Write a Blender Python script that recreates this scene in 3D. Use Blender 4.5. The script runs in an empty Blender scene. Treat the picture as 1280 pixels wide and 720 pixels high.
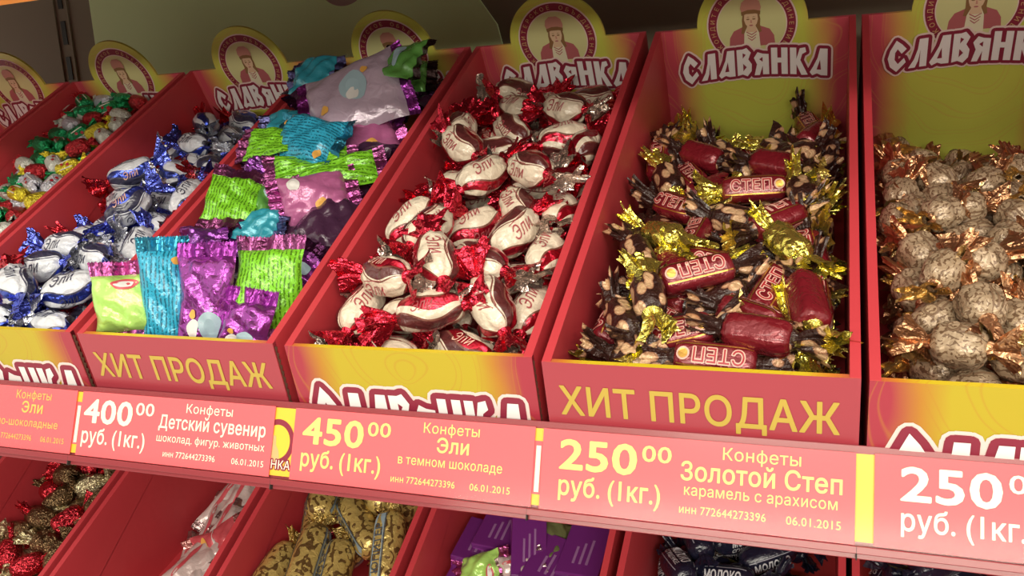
import bpy, math, random
import numpy as np
from mathutils import Vector, Matrix, noise
from mathutils.geometry import delaunay_2d_cdt

R = math.radians
scene = bpy.context.scene
COL = scene.collection

# ---------------------------------------------------------------- camera
cam = bpy.data.cameras.new('camera')
cam.sensor_width = 36.0
cam.lens = 29.749
cam.clip_start = 0.02
cam.clip_end = 60
cam_ob = bpy.data.objects.new('camera', cam)
COL.objects.link(cam_ob)
m = Matrix(((0.934972, -0.021651, 0.354059), (0.35086, 0.203306, -0.914092), (-0.052191, 0.978876, 0.197682))).to_4x4()
m.translation = (0.77004, -0.49484, 0.1539)
cam_ob.matrix_world = m
scene.camera = cam_ob

# ---------------------------------------------------------------- light of the shop
scene.view_settings.view_transform = 'Standard'
scene.view_settings.look = 'None'
scene.view_settings.gamma = 1
scene.view_settings.use_curve_mapping = False
scene.view_settings.exposure = -0.10
world = bpy.data.worlds.new('shop_air')
scene.world = world
world.use_nodes = True
wbg = world.node_tree.nodes['Background']
wbg.inputs['Color'].default_value = (1.0, 0.95, 0.80, 1)
wbg.inputs['Strength'].default_value = 1.2


def tube_light(name, loc, target, sx, sy, power, color):
    d = bpy.data.lights.new(name, 'AREA')
    d.shape = 'RECTANGLE'
    d.size, d.size_y, d.energy, d.color = sx, sy, power, color
    o = bpy.data.objects.new(name, d)
    COL.objects.link(o)
    o.location = loc
    o.rotation_euler = (Vector(target) - Vector(loc)).to_track_quat('-Z', 'Y').to_euler()
    return o


tube_light('ceiling_lamp_row_far', (1.9, -4.6, 1.95), (0.5, 0, 0), 4.5, 0.22, 165, (1.0, 0.92, 0.78))
tube_light('ceiling_lamp_row_near', (1.2, -1.9, 2.1), (0.5, 0, 0), 3.6, 0.22, 32, (1.0, 0.94, 0.82))
tube_light('header_fill_light', (0.75, -1.9, 0.32), (0.55, 0.4, 0.15), 2.2, 0.10, 21, (1.0, 0.97, 0.80))  # added fill with no known source, brightens the tray headers from the front

# ---------------------------------------------------------------- helpers
TILT = Matrix.Rotation(R(30), 4, 'X')       # the shelves slope down to the front
W, LEN, PITCH, T = 0.190, 0.4619, 0.19825, 0.006
DROP = 0.35                                  # from one shelf to the next


def tag(o, label=None, cat=None, group=None, kind=None):
    if label: o['label'] = label
    if cat: o['category'] = cat
    if group: o['group'] = group
    if kind: o['kind'] = kind
    return o


def empty(name, mat):
    o = bpy.data.objects.new(name, None)
    o.empty_display_size = 0.02
    COL.objects.link(o)
    o.matrix_world = mat
    return o


class MB:
    """collects polygons with material slots; build() links them as one mesh"""
    def __init__(s): s.v, s.f, s.m = [], [], []

    def poly(s, pts, mat=0):
        n = len(s.v)
        s.v += [tuple(p) for p in pts]
        s.f.append(tuple(range(n, n + len(pts))))
        s.m.append(mat)

    def mesh(s, V, F, mat=0):
        n = len(s.v)
        s.v += [tuple(p) for p in V]
        for f in F:
            s.f.append(tuple(int(i) + n for i in f))
            s.m.append(mat)

    def grid(s, rows, closed=True, mat=0):
        nr, nc = len(rows), len(rows[0])
        F = []
        for i in range(nr - 1):
            for j in range(nc if closed else nc - 1):
                k = (j + 1) % nc
                F.append((i * nc + j, (i + 1) * nc + j, (i + 1) * nc + k, i * nc + k))
        s.mesh([p for r in rows for p in r], F, mat)

    def box(s, lo, hi, mat=0):
        x0, y0, z0 = lo
        x1, y1, z1 = hi
        V = [(x0, y0, z0), (x1, y0, z0), (x1, y1, z0), (x0, y1, z0), (x0, y0, z1), (x1, y0, z1), (x1, y1, z1), (x0, y1, z1)]
        s.mesh(V, [(0, 3, 2, 1), (4, 5, 6, 7), (0, 1, 5, 4), (1, 2, 6, 5), (2, 3, 7, 6), (3, 0, 4, 7)], mat)

    def prism(s, P2, map_a, map_b, mat=0):
        """a closed outline P2 swept from map_a to map_b"""
        n = len(P2)
        V = [map_a(*p) for p in P2] + [map_b(*p) for p in P2]
        s.mesh(V, [tuple(range(n))[::-1], tuple(range(n, 2 * n))] + [(i, (i + 1) % n, n + (i + 1) % n, n + i) for i in range(n)], mat)

    def build(s, name, mats, parent=None, smooth=False, bevel=0):
        me = bpy.data.meshes.new(name)
        me.from_pydata(s.v, [], s.f)
        for x in (mats if isinstance(mats, (list, tuple)) else [mats]):
            me.materials.append(x)
        me.polygons.foreach_set('material_index', s.m)
        if smooth is True:
            me.polygons.foreach_set('use_smooth', [True] * len(s.f))
        elif smooth:
            me.polygons.foreach_set('use_smooth', [mm in smooth for mm in s.m])
        me.update()
        o = bpy.data.objects.new(name, me)
        COL.objects.link(o)
        if parent: o.parent = parent
        if bevel:
            b = o.modifiers.new('soft_edges', 'BEVEL')
            b.width, b.segments, b.limit_method = bevel, 2, 'ANGLE'
        return o


# ---- lettering: outlines of the built-in face, filled by winding number
_glyphs = {}


def glyph(ch):
    if ch in _glyphs: return _glyphs[ch]
    c = bpy.data.curves.new('glyph', 'FONT')
    c.body, c.resolution_u, c.fill_mode = ch, 3, 'NONE'
    o = bpy.data.objects.new('glyph', c)
    COL.objects.link(o)
    me = bpy.data.meshes.new_from_object(o.evaluated_get(bpy.context.evaluated_depsgraph_get()))
    P = [Vector(v.co[:2]) for v in me.vertices]
    E = [tuple(e.vertices) for e in me.edges]
    w = []
    for body in (ch + ch, ch):
        c.body = body
        bpy.context.view_layer.update()
        w.append(o.dimensions.x)
    bpy.data.objects.remove(o)
    bpy.data.curves.remove(c)
    bpy.data.meshes.remove(me)
    nxt, seen, loops = {}, set(), []
    for a, b in E:
        nxt.setdefault(a, []).append(b)
        nxt.setdefault(b, []).append(a)
    for s in range(len(P)):
        if s in seen or s not in nxt: continue
        lp = [s]
        seen.add(s)
        p = s + 1 if s + 1 in nxt[s] else nxt[s][0]
        while p not in seen:
            lp.append(p)
            seen.add(p)
            q = [x for x in nxt[p] if x not in seen]
            if not q: break
            p = q[0]
        loops.append(np.array([list(P[i]) for i in lp]))
    V, Tr = fill_loops(loops)
    _glyphs[ch] = (V, Tr, w[0] - w[1], loops)
    return _glyphs[ch]


def fill_loops(loops):
    P, E = [], []
    for lp in loops:
        n = len(P)
        P += [Vector(p) for p in lp]
        E += [(n + i, n + (i + 1) % len(lp)) for i in range(len(lp))]
    vo, eo, fo, _a, _b, _c = delaunay_2d_cdt(P, E, [], 0, 1e-6)
    V = np.array([list(v) for v in vo])
    Tr = np.array([list(f) for f in fo if len(f) == 3])
    cen = V[Tr].mean(1)
    wn = np.zeros(len(cen))
    for a in loops:
        b = np.roll(a, -1, 0)
        for p, q in zip(a, b):
            cr = (q[0] - p[0]) * (cen[:, 1] - p[1]) - (q[1] - p[1]) * (cen[:, 0] - p[0])
            wn += ((p[1] <= cen[:, 1]) & (q[1] > cen[:, 1]) & (cr > 0)).astype(int)
            wn -= ((p[1] > cen[:, 1]) & (q[1] <= cen[:, 1]) & (cr < 0)).astype(int)
    return V, Tr[wn != 0]


def text2d(s, height=None, width=None, shear=0.0, gap=0.02, bold=0.0):
    """flat lettering as (verts, faces, loops): left edge at x = 0, base line at y = 0; height is the height of a capital"""
    x, Vs, Ts, n, loops = 0.0, [], [], 0, []
    for ch in s:
        if ch == ' ':
            x += 0.27
            continue
        V, Tr, a, lp = glyph(ch)
        if bold: V, Tr = bold_glyph(ch, bold)
        V = V + [x, 0]
        Vs.append(V)
        Ts.append(Tr + n)
        n += len(V)
        loops += [l + [x, 0] for l in lp]
        x += a + gap
    V, F = np.concatenate(Vs), [tuple(t) for t in np.concatenate(Ts)]
    sy = (height or 0.03) / 0.70
    x0, x1 = V[:, 0].min(), V[:, 0].max()
    sx = width / (x1 - x0) if width else sy
    fx = lambda A: np.stack([(A[:, 0] - x0) * sx + shear * A[:, 1] * sy, A[:, 1] * sy], 1)
    return fx(V), F, [fx(l) for l in loops]


def ccw(l):
    a = np.sum(l[:, 0] * np.roll(l[:, 1], -1) - np.roll(l[:, 0], -1) * l[:, 1])
    return l if a > 0 else l[::-1]


def stroke_loops(loops, w, cap=10):
    """outlines of a band of half-width w along closed outlines, with round joints"""
    out = []
    for lp in loops:
        for p, q in zip(lp, np.roll(lp, -1, 0)):
            d = q - p
            l = math.hypot(*d)
            if l < 1e-9: continue
            n = np.array([-d[1], d[0]]) / l * w
            out.append(ccw(np.array([p + n, p - n, q - n, q + n])))
            out.append(np.array([p + w * np.array([math.cos(a), math.sin(a)]) for a in np.linspace(0.1, 2 * math.pi + .1, cap, endpoint=False)]))
    return out


def stroke(loops, w, cap=10):
    """the same band as one filled flat shape"""
    k = 1.0 / max(np.ptp(np.concatenate(loops), axis=0).max(), 1e-9)
    V, F = fill_loops([l * k for l in stroke_loops(loops, w, cap)])
    return V / k, [tuple(f) for f in F]


_bold = {}


def bold_glyph(ch, w):
    """a character made heavier by w all round"""
    if (ch, w) not in _bold:
        V, Tr, adv, loops = glyph(ch)
        tot = sum(np.sum(l[:, 0] * np.roll(l[:, 1], -1) - np.roll(l[:, 0], -1) * l[:, 1]) for l in loops)
        lp = loops if tot > 0 else [l[::-1] for l in loops]
        _bold[ch, w] = fill_loops(lp + stroke_loops(loops, w, 8))
    return _bold[ch, w]


# the old-Slavic brand letters, drawn by hand in a box one unit high: outline, then holes
SLAV = {
    'С': (0.70, [[(0, .46), (.08, .72), (.30, 1.04), (.52, .88), (.70, .70), (.52, .56), (.36, .74), (.27, .62), (.27, .38), (.40, .22), (.62, .40), (.70, .24), (.36, -.05), (.10, .16)]]),
    'Л': (0.68, [[(0, 0), (.26, .0), (.36, .22), (.42, .58), (.42, 0), (.68, 0), (.68, .96), (.36, .96), (.32, .62), (.20, .28)]]),
    'А': (0.72, [[(0, .10), (.10, -.02), (.30, .06), (.46, 0), (.72, 0), (.72, .96), (.42, .96), (.32, .62), (.14, .30)], [(.28, .20), (.42, .56), (.46, .20)]]),
    'В': (0.62, [[(0, 0), (0, .96), (.26, .96), (.42, 1.0), (.60, .82), (.48, .58), (.62, .40), (.60, .14), (.42, -.04), (.22, .04)], [(.25, .16), (.25, .44), (.40, .30)], [(.25, .62), (.25, .82), (.38, .76)]]),
    'Я': (0.62, [[(0, -.02), (.22, -.02), (.36, .32), (.36, 0), (.62, 0), (.62, .74), (.36, .76), (.16, .82), (0, .62), (.12, .38)], [(.22, .56), (.36, .64), (.36, .46)]]),
    'Н': (0.68, [[(0, 0), (0, .96), (.26, .96), (.26, .60), (.42, .60), (.42, .96), (.68, .96), (.68, 0), (.42, 0), (.42, .42), (.26, .42), (.26, 0)]]),
    'К': (0.70, [[(0, 0), (0, .96), (.26, .96), (.26, .56), (.40, .94), (.62, .98), (.66, .82), (.50, .74), (.42, .52), (.72, 0), (.46, -.02), (.26, .36), (.26, 0)]]),
}


def slavic(s, width, height):
    x, loops = 0.0, []
    for ch in s:
        w, lps = SLAV[ch]
        loops += [np.array(l, float) + [x, 0] for l in lps]
        x += w + 0.10
    k = np.array([width / (x - 0.10), height])
    return [l * k for l in loops]


def letter_layers(mb, loops, put, w1, w2, mats):
    """pale outer line, dark line and light letters, one over the other; put(x, y, lift) gives the point in space"""
    V, F = stroke(loops, w2)
    mb.mesh([put(a, b, 0.0003) for a, b in V], F, mats[0])
    V, F = stroke(loops, w1)
    mb.mesh([put(a, b, 0.0006) for a, b in V], F, mats[1])
    V, F = letters_fill(loops)
    mb.mesh([put(a, b, 0.0009) for a, b in V], F, mats[2])


def letters_fill(loops):
    """fill hand-drawn outlines; a loop inside another is a hole"""
    V, F = [], []
    outer = []
    for l in loops:
        c = l.mean(0)
        host = next((o for o in outer if o[0][:, 0].min() < c[0] < o[0][:, 0].max() and np.ptp(l[:, 0]) < .6 * np.ptp(o[0][:, 0])), None)
        area = 0.5 * np.sum(l[:, 0] * np.roll(l[:, 1], -1) - np.roll(l[:, 0], -1) * l[:, 1])
        if host is None:
            outer.append([l if area > 0 else l[::-1]])
        else:
            host.append(l if area < 0 else l[::-1])
    for o in outer:
        v, f = fill_loops(o)
        n = len(V)
        V += list(v)
        F += [tuple(i + n for i in t) for t in f]
    return V, F


# ---------------------------------------------------------------- materials
def mat(name, base=(.8, .8, .8), rough=.5, metal=0.0, coat=0.0, bump=0.0, bscale=120, spec=.5):
    mt = bpy.data.materials.new(name)
    mt.use_nodes = True
    nt = mt.node_tree
    b = nt.nodes['Principled BSDF']
    b.inputs['Base Color'].default_value = (*base, 1)
    b.inputs['Roughness'].default_value = rough
    b.inputs['Metallic'].default_value = metal
    b.inputs['Coat Weight'].default_value = coat
    b.inputs['Coat Roughness'].default_value = .12
    b.inputs['Specular IOR Level'].default_value = spec
    if bump:
        crumple(nt, b, bump, bscale)
    return mt


def N(nt, typ, **kw):
    n = nt.nodes.new(typ)
    for k, v in kw.items():
        if k.startswith('i_'):
            key = k[2:]
            n.inputs[int(key) if key.isdigit() else key.replace('_', ' ')].default_value = v
        else:
            setattr(n, k, v)
    return n


def math_n(nt, op, a, b=None, c=None):
    n = nt.nodes.new('ShaderNodeMath')
    n.operation = op
    for i, v in enumerate((a, b, c)):
        if v is None: continue
        if hasattr(v, 'links'): nt.links.new(v, n.inputs[i])
        else: n.inputs[i].default_value = v
    return n.outputs[0]


def ramp(nt, fac, stops, const=False):
    n = nt.nodes.new('ShaderNodeValToRGB')
    cr = n.color_ramp
    cr.interpolation = 'CONSTANT' if const else 'LINEAR'
    while len(cr.elements) < len(stops): cr.elements.new(0.5)
    for e, (p, c) in zip(cr.elements, stops):
        e.position = p
        e.color = (*c, 1) if len(c) == 3 else c
    nt.links.new(fac, n.inputs[0])
    return n.outputs[0]


def crumple(nt, b, strength, scale):
    """folds and creases of thin wrapping film"""
    tc = N(nt, 'ShaderNodeTexCoord')
    v = N(nt, 'ShaderNodeTexVoronoi', feature='DISTANCE_TO_EDGE')
    v.inputs['Scale'].default_value = scale
    nz = N(nt, 'ShaderNodeTexNoise')
    nz.inputs['Scale'].default_value = scale * 1.7
    nz.inputs['Detail'].default_value = 2
    nt.links.new(tc.outputs['Object'], nz.inputs['Vector'])
    add = N(nt, 'ShaderNodeVectorMath', operation='ADD')
    sc = N(nt, 'ShaderNodeVectorMath', operation='SCALE')
    sc.inputs['Scale'].default_value = .006
    nt.links.new(nz.outputs['Color'], sc.inputs[0])
    nt.links.new(tc.outputs['Object'], add.inputs[0])
    nt.links.new(sc.outputs[0], add.inputs[1])
    nt.links.new(add.outputs[0], v.inputs['Vector'])
    h = math_n(nt, 'ADD', v.outputs['Distance'], math_n(nt, 'MULTIPLY', nz.outputs['Fac'], .35))
    bp = N(nt, 'ShaderNodeBump')
    bp.inputs['Strength'].default_value = strength
    bp.inputs['Distance'].default_value = .004
    nt.links.new(h, bp.inputs['Height'])
    nt.links.new(bp.outputs['Normal'], b.inputs['Normal'])


def foil(name, col, rough=.28, bump=.6, scale=190, back=None):
    """metal film; the inside of the sheet may have another colour"""
    mt = mat(name, col, rough, .92, 0, bump, scale)
    if back:
        nt = mt.node_tree
        g = N(nt, 'ShaderNodeNewGeometry')
        mx = N(nt, 'ShaderNodeMix', data_type='RGBA')
        mx.inputs[6].default_value = (*col, 1)
        mx.inputs[7].default_value = (*back, 1)
        nt.links.new(g.outputs['Backfacing'], mx.inputs[0])
        nt.links.new(mx.outputs[2], nt.nodes['Principled BSDF'].inputs['Base Color'])
    return mt


def wrapper(name, paper, line, film, dark, bump=.65):
    """egg wrapper: a printed paper label, thin lines and coloured foil running along the sweet"""
    mt = mat(name, paper, .3, 0, .5, bump, 85)
    nt = mt.node_tree
    b = nt.nodes['Principled BSDF']
    tc = N(nt, 'ShaderNodeTexCoord')
    sp = N(nt, 'ShaderNodeSeparateXYZ')
    nt.links.new(tc.outputs['Object'], sp.inputs[0])
    x, y, z = sp.outputs
    ang = math_n(nt, 'ARCTAN2', y, z)
    wob = math_n(nt, 'MULTIPLY', math_n(nt, 'SINE', math_n(nt, 'MULTIPLY_ADD', x, 95.0, .9)), .42)
    a = math_n(nt, 'ADD', ang, wob)
    f = math_n(nt, 'MULTIPLY_ADD', a, 1 / 7.2, .5)
    stops = [(0, paper), (.10, line), (.115, dark), (.22, line), (.235, paper), (.30, film), (.385, line), (.40, paper), (.60, line), (.612, paper), (.625, dark), (.70, line), (.715, film), (.80, paper), (.90, line), (.915, paper)]
    col = ramp(nt, f, stops, True)
    isf = ramp(nt, f, [(p, (1, 1, 1) if c == film else (0, 0, 0)) for p, c in stops], True)
    nt.links.new(col, b.inputs['Base Color'])
    bw = N(nt, 'ShaderNodeRGBToBW')
    nt.links.new(isf, bw.inputs[0])
    nt.links.new(math_n(nt, 'MULTIPLY', bw.outputs[0], .85), b.inputs['Metallic'])
    return mt


def peanuts(name, back=None):
    """dark film printed with tan peanuts"""
    mt = mat(name, (.05, .02, .015), .3, .15, .3, .55, 170)
    nt = mt.node_tree
    b = nt.nodes['Principled BSDF']
    tc = N(nt, 'ShaderNodeTexCoord')
    mp = N(nt, 'ShaderNodeMapping')
    mp.inputs['Scale'].default_value = (1, 1.7, 1.2)
    mp.inputs['Rotation'].default_value = (.3, .5, .9)
    nt.links.new(tc.outputs['Object'], mp.inputs[0])
    v = N(nt, 'ShaderNodeTexVoronoi')
    v.inputs['Scale'].default_value = 68
    nt.links.new(mp.outputs[0], v.inputs['Vector'])
    col = ramp(nt, v.outputs['Distance'], [(0, (.30, .11, .04)), (.07, (.62, .38, .20)), (.30, (.66, .42, .24)), (.40, (.42, .20, .11)), (.45, (.035, .012, .009))])
    if back:
        g = N(nt, 'ShaderNodeNewGeometry')
        mx = N(nt, 'ShaderNodeMix', data_type='RGBA')
        nt.links.new(g.outputs['Backfacing'], mx.inputs[0])
        nt.links.new(col, mx.inputs[6])
        mx.inputs[7].default_value = (*back, 1)
        col = mx.outputs[2]
        nt.links.new(math_n(nt, 'MULTIPLY_ADD', g.outputs['Backfacing'], .75, .12), b.inputs['Metallic'])
    nt.links.new(col, b.inputs['Base Color'])
    return mt


def printed_paper(name, paper, ink, scale, rough=.4, metal=0.0, fine=True):
    """paper with rows of small print and scrolls too fine to read"""
    mt = mat(name, paper, rough, metal, .2, .4, 120)
    nt = mt.node_tree
    b = nt.nodes['Principled BSDF']
    tc = N(nt, 'ShaderNodeTexCoord')
    wv = N(nt, 'ShaderNodeTexWave', wave_type='BANDS', bands_direction='Y')
    wv.inputs['Scale'].default_value = scale
    wv.inputs['Distortion'].default_value = 1.0 if fine else 9.0
    wv.inputs['Detail'].default_value = 1
    wv.inputs['Detail Scale'].default_value = 2.5
    nz = N(nt, 'ShaderNodeTexNoise')
    nz.inputs['Scale'].default_value = scale * 4.5
    nt.links.new(tc.outputs['Object'], wv.inputs['Vector'])
    nt.links.new(tc.outputs['Object'], nz.inputs['Vector'])
    fac = math_n(nt, 'MULTIPLY', math_n(nt, 'GREATER_THAN', wv.outputs['Fac'], .62), math_n(nt, 'GREATER_THAN', nz.outputs['Fac'], .46))
    mx = N(nt, 'ShaderNodeMix', data_type='RGBA')
    nt.links.new(fac, mx.inputs[0])
    mx.inputs[6].default_value = (*paper, 1)
    mx.inputs[7].default_value = (*ink, 1)
    nt.links.new(mx.outputs[2], b.inputs['Base Color'])
    return mt


def tray_print(name, yellow, orange, red, edge):
    """yellow field with faint scrolls that turns red towards both sides of the printed board"""
    mt = mat(name, red, .45, 0, .15)
    nt = mt.node_tree
    b = nt.nodes['Principled BSDF']
    tc = N(nt, 'ShaderNodeTexCoord')
    sp = N(nt, 'ShaderNodeSeparateXYZ')
    nt.links.new(tc.outputs['Object'], sp.inputs[0])
    u = math_n(nt, 'DIVIDE', math_n(nt, 'ABSOLUTE', math_n(nt, 'SUBTRACT', sp.outputs[0], W / 2)), W / 2)
    nz = N(nt, 'ShaderNodeTexNoise')
    nz.inputs['Scale'].default_value = 22
    nt.links.new(tc.outputs['Object'], nz.inputs['Vector'])
    u = math_n(nt, 'ADD', u, math_n(nt, 'MULTIPLY_ADD', nz.outputs['Fac'], .16, -.08))
    base = ramp(nt, u, [(0, yellow), (edge - .16, yellow), (edge, orange), (edge + .17, red)])
    wv = N(nt, 'ShaderNodeTexWave', wave_type='RINGS', rings_direction='Y')
    wv.inputs['Scale'].default_value = 14
    wv.inputs['Distortion'].default_value = 11
    wv.inputs['Detail'].default_value = 0
    wv.inputs['Detail Scale'].default_value = 1.2
    mp = N(nt, 'ShaderNodeMapping')
    mp.inputs['Location'].default_value = (-W / 2, 0, .02)
    nt.links.new(tc.outputs['Object'], mp.inputs[0])
    nt.links.new(mp.outputs[0], wv.inputs['Vector'])
    sw = ramp(nt, wv.outputs['Fac'], [(.80, (0, 0, 0)), (.88, (.38, .38, .38)), (.95, (.0, .0, .0))])
    mx = N(nt, 'ShaderNodeMix', data_type='RGBA')
    nt.links.new(sw, mx.inputs[0])
    nt.links.new(base, mx.inputs[6])
    mx.inputs[7].default_value = (*orange, 1)
    nt.links.new(mx.outputs[2], b.inputs['Base Color'])
    return mt


M = {}
M['card'] = mat('red_card', (.54, .045, .058), .5, bump=.05, bscale=60)
M['card_front'] = mat('red_printed_card', (.38, .043, .062), .42, coat=.2)
M['kraft'] = mat('brown_corrugated_board', (.16, .075, .045), .8)
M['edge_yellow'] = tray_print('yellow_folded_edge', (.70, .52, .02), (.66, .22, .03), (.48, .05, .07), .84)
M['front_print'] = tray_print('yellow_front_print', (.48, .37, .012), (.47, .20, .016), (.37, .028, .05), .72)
M['back_print'] = tray_print('yellow_header_print', (.58, .60, .09), (.62, .34, .09), (.54, .07, .10), .66)
M['logo_pale'] = mat('pale_outline_print', (.80, .62, .58), .5)
M['logo_maroon'] = mat('maroon_print', (.25, .018, .045), .5)
M['logo_white'] = mat('white_letter_print', (.85, .80, .80), .5)
M['hit_yellow'] = mat('yellow_letter_print', (.52, .37, .06), .5)
M['header_yellow'] = mat('header_yellow_print', (.58, .60, .09), .5)
M['ring_ochre'] = mat('ochre_ring_letters', (.62, .42, .18), .5)
M['disc_pale'] = mat('pale_gold_print', (.66, .64, .30), .5)
M['dress'] = mat('wine_dress_print', (.45, .12, .13), .5)
M['skin'] = mat('portrait_skin_print', (.72, .50, .32), .5)
M['hair'] = mat('portrait_hair_print', (.26, .13, .05), .5)
M['hat'] = mat('portrait_hat_print', (.58, .26, .20), .5)
M['blouse'] = mat('portrait_blouse_print', (.78, .72, .52), .5)
M['rail'] = mat('red_rail_paint', (.27, .035, .045), .35, coat=.2)
M['tagpink'] = mat('coral_price_card', (.92, .14, .16), .5, coat=.0, spec=.2)
M['tag_yellow'] = mat('yellow_price_print', (1.0, .72, .20), .5)
M['tag_cream'] = mat('cream_price_print', (1.0, .86, .66), .5)
M['tag_orange'] = mat('orange_price_print', (1.0, .52, .12), .5)
M['insert'] = mat('yellow_strip_print', (.95, .55, .05), .45)
M['insert_orange'] = mat('orange_strip_print', (1.0, .36, .07), .45)
M['shelf'] = mat('shelf_metal', (.20, .03, .035), .45)
M['wall'] = mat('dark_back_board', (.24, .19, .13), .7)
M['slot'] = mat('black_slot', (.02, .017, .013), .6)
M['poster'] = mat('olive_poster', (.78, .95, .50), .6)
M['poster_oval'] = mat('faded_poster_oval', (.42, .28, .24), .6)

# clear plastic of the price rail
cl = bpy.data.materials.new('clear_plastic')
cl.use_nodes = True
_nt = cl.node_tree
_nt.nodes.remove(_nt.nodes['Principled BSDF'])
_tr, _gl, _mx = N(_nt, 'ShaderNodeBsdfTransparent'), N(_nt, 'ShaderNodeBsdfGlossy'), N(_nt, 'ShaderNodeMixShader')
_gl.inputs['Roughness'].default_value = .12
_mx.inputs[0].default_value = .007
_nt.links.new(_tr.outputs[0], _mx.inputs[1])
_nt.links.new(_gl.outputs[0], _mx.inputs[2])
_nt.links.new(_mx.outputs[0], _nt.nodes['Material Output'].inputs[0])
M['clear'] = cl

# ---------------------------------------------------------------- the back of the stand
mb = MB()
mb.box((-2.2, .575, -.75), (2.4, .60, 1.2))
tag(mb.build('wall_back', M['wall']), 'dark brown back board of the sweet stand behind the trays', 'wall', kind='structure')
mb = MB()
for k in range(14):
    mb.box((-.392, .5735, .03 + k * .055), (-.383, .5756, .066 + k * .055))
mb.box((-.404, .572, -.1), (-.400, .575, .9), 1)
mb.box((-.375, .572, -.1), (-.372, .575, .9), 1)
tag(mb.build('trim_slots', [M['slot'], M['wall']]), kind='structure')

# unseen shelving added behind the camera to keep low lamps off the lower row
mb = MB()
for x0 in (-2.6, -1.3, 0, 1.3, 2.6):
    mb.box((x0 - .03, -2.06, -1.2), (x0 + .03, -2.0, .76))
mb.box((-2.6, -2.35, -1.2), (2.6, -2.32, .74))
for z0 in (-1.1, -.62, -.14, .34):
    mb.box((-2.6, -2.32, z0), (2.6, -1.95, z0 + .03))
for z0 in (-1.07, -.59, -.11, .37):
    for k in range(20):
        mb.box((-2.55 + k * .26, -2.28, z0), (-2.55 + k * .26 + .20, -2.0, z0 + .2 + .08 * ((k * 7) % 3) / 2), 1)
tag(mb.build('aisle_light_blocker', [M['shelf'], M['kraft']]), kind='structure')

# olive sheet hanging behind the trays
post = empty('olive_poster', Matrix.Translation((.1, .571, .2)))
tag(post, 'olive sheet with slanted right edge hanging behind the trays on the back board', 'poster')
mb = MB()
O2 = [(-.423, -.05), (.290, -.05), (.262, .0475), (.256, .073), (.234, .105), (.03, .40), (-.423, .40)]
mb.prism([(a, b) for a, b in O2], lambda a, b: (a, -.001, b), lambda a, b: (a, .003, b))
mb.build('sheet', M['poster'], post)
mb = MB()
mb.poly([((.032) + .040 * math.cos(t), -.0016, .152 + .036 * math.sin(t)) for t in np.linspace(0, 2 * math.pi, 40, endpoint=False)])
mb.build('printed_oval', M['poster_oval'], post)


# ---------------------------------------------------------------- shelves and price rails
RO = Vector((0, -.0223, -.0436))
RW = Vector((0, -math.sin(R(50)), -math.cos(R(50))))       # down the face of the rail
RN = Vector((0, -math.cos(R(50)), math.sin(R(50))))        # out of its face


def rail_pt(x, w, n):
    w2 = w - .0018 - (x - .6) * .005
    p = RO + RW * w2 + RN * n
    return (x, p.y, p.z)


def floor_n(d): return -.084 - .27 * (d + .024)


def rail_slab(mb, x0, x1, w0, w1, n0, n1, mt=0):
    V = [rail_pt(x, w, n) for n in (n0, n1) for x, w in ((x0, w0), (x1, w0), (x1, w1), (x0, w1))]
    mb.mesh(V, [(0, 3, 2, 1), (4, 5, 6, 7), (0, 1, 5, 4), (1, 2, 6, 5), (2, 3, 7, 6), (3, 0, 4, 7)], mt)


def shelf(level, x0, x1, label, insert_mat, lip_mat, rail=True):
    s = empty('shelf', Matrix.Translation((0, 0, level)) @ TILT)
    tag(s, label, 'shelf')
    mb = MB()
    P = [(-.054, floor_n(-.054) - .004), (LEN + .05, floor_n(LEN + .05) - .004), (LEN + .05, floor_n(LEN + .05) - .013), (-.054, floor_n(-.054) - .013)]
    mb.prism(P, lambda d, n: (x0, d, n), lambda d, n: (x1, d, n))
    mb.build('shelf_board', M['shelf'], s)
    if not rail: return s
    mb = MB()
    rail_slab(mb, x0, x1, -.004, .056, -.006, -.0035)
    rail_slab(mb, x0, x1, .0525, .0568, -.0035, .0022)
    rail_slab(mb, x0, x1, .0555, .060, -.016, -.0012)
    for xj in (.1886, .387, .587, .786):                       # joints of the rail
        rail_slab(mb, xj - .0004, xj + .0004, .0525, .0605, -.003, .00225, 1)
    mb.build('price_rail', [lip_mat, M['slot']], s, bevel=.0006)
    mb = MB()
    rail_slab(mb, x0, x1, .0008, .0505, -.0033, -.0022)
    mb.build('yellow_insert', insert_mat, s)
    mb = MB()
    rail_slab(mb, x0, x1, -.0035, .0522, .0012, .0018)
    mb.build('clear_cover', M['clear'], s)
    return s


SH = shelf(0, -.75, 1.35, 'sloping shelf with red price rail carrying the upper row of trays', M['insert'], M['rail'])
UP = shelf(DROP + .0175, -.75, 1.35, 'higher shelf whose orange rail shows in the top corner', M['insert_orange'], M['insert_orange'])
shelf(-DROP, -.75, 1.35, 'lower shelf under the shaded lower row of trays', M['insert'], M['rail'], rail=False)

# prints of the yellow strip that show in the gaps between the cards
mb = MB()
for xa, xb in ((.1875, .1925), (.5885, .5945)):
    rail_slab(mb, xa - .001, xb + .0012, .009, .0435, -.0021, -.0019, 0)
    rail_slab(mb, (xa + xb) / 2 - .0018, (xa + xb) / 2 + .0014, .012, .042, -.0018, -.0016, 1)
cx, cw = .3865, .026
ring = lambda r, n: [rail_pt(cx + r * math.cos(t), cw - r * 1.12 * math.sin(t), n) for t in np.linspace(0, 2 * math.pi, 40, endpoint=False)]
mb.poly(ring(.0150, -.00205), 2)
mb.poly(ring(.0112, -.0019), 3)
mb.poly([rail_pt(cx + a * .011, cw + .012 - b * .016, -.00175) for a, b in ((-1, -.2), (.35, -.2), (.2, .35), (-.05, .6), (-.1, 1), (-.5, 1.1), (-1, .5))], 4)
Vt, Ft, Lp = text2d('НКА', .0062, .0165)
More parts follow.
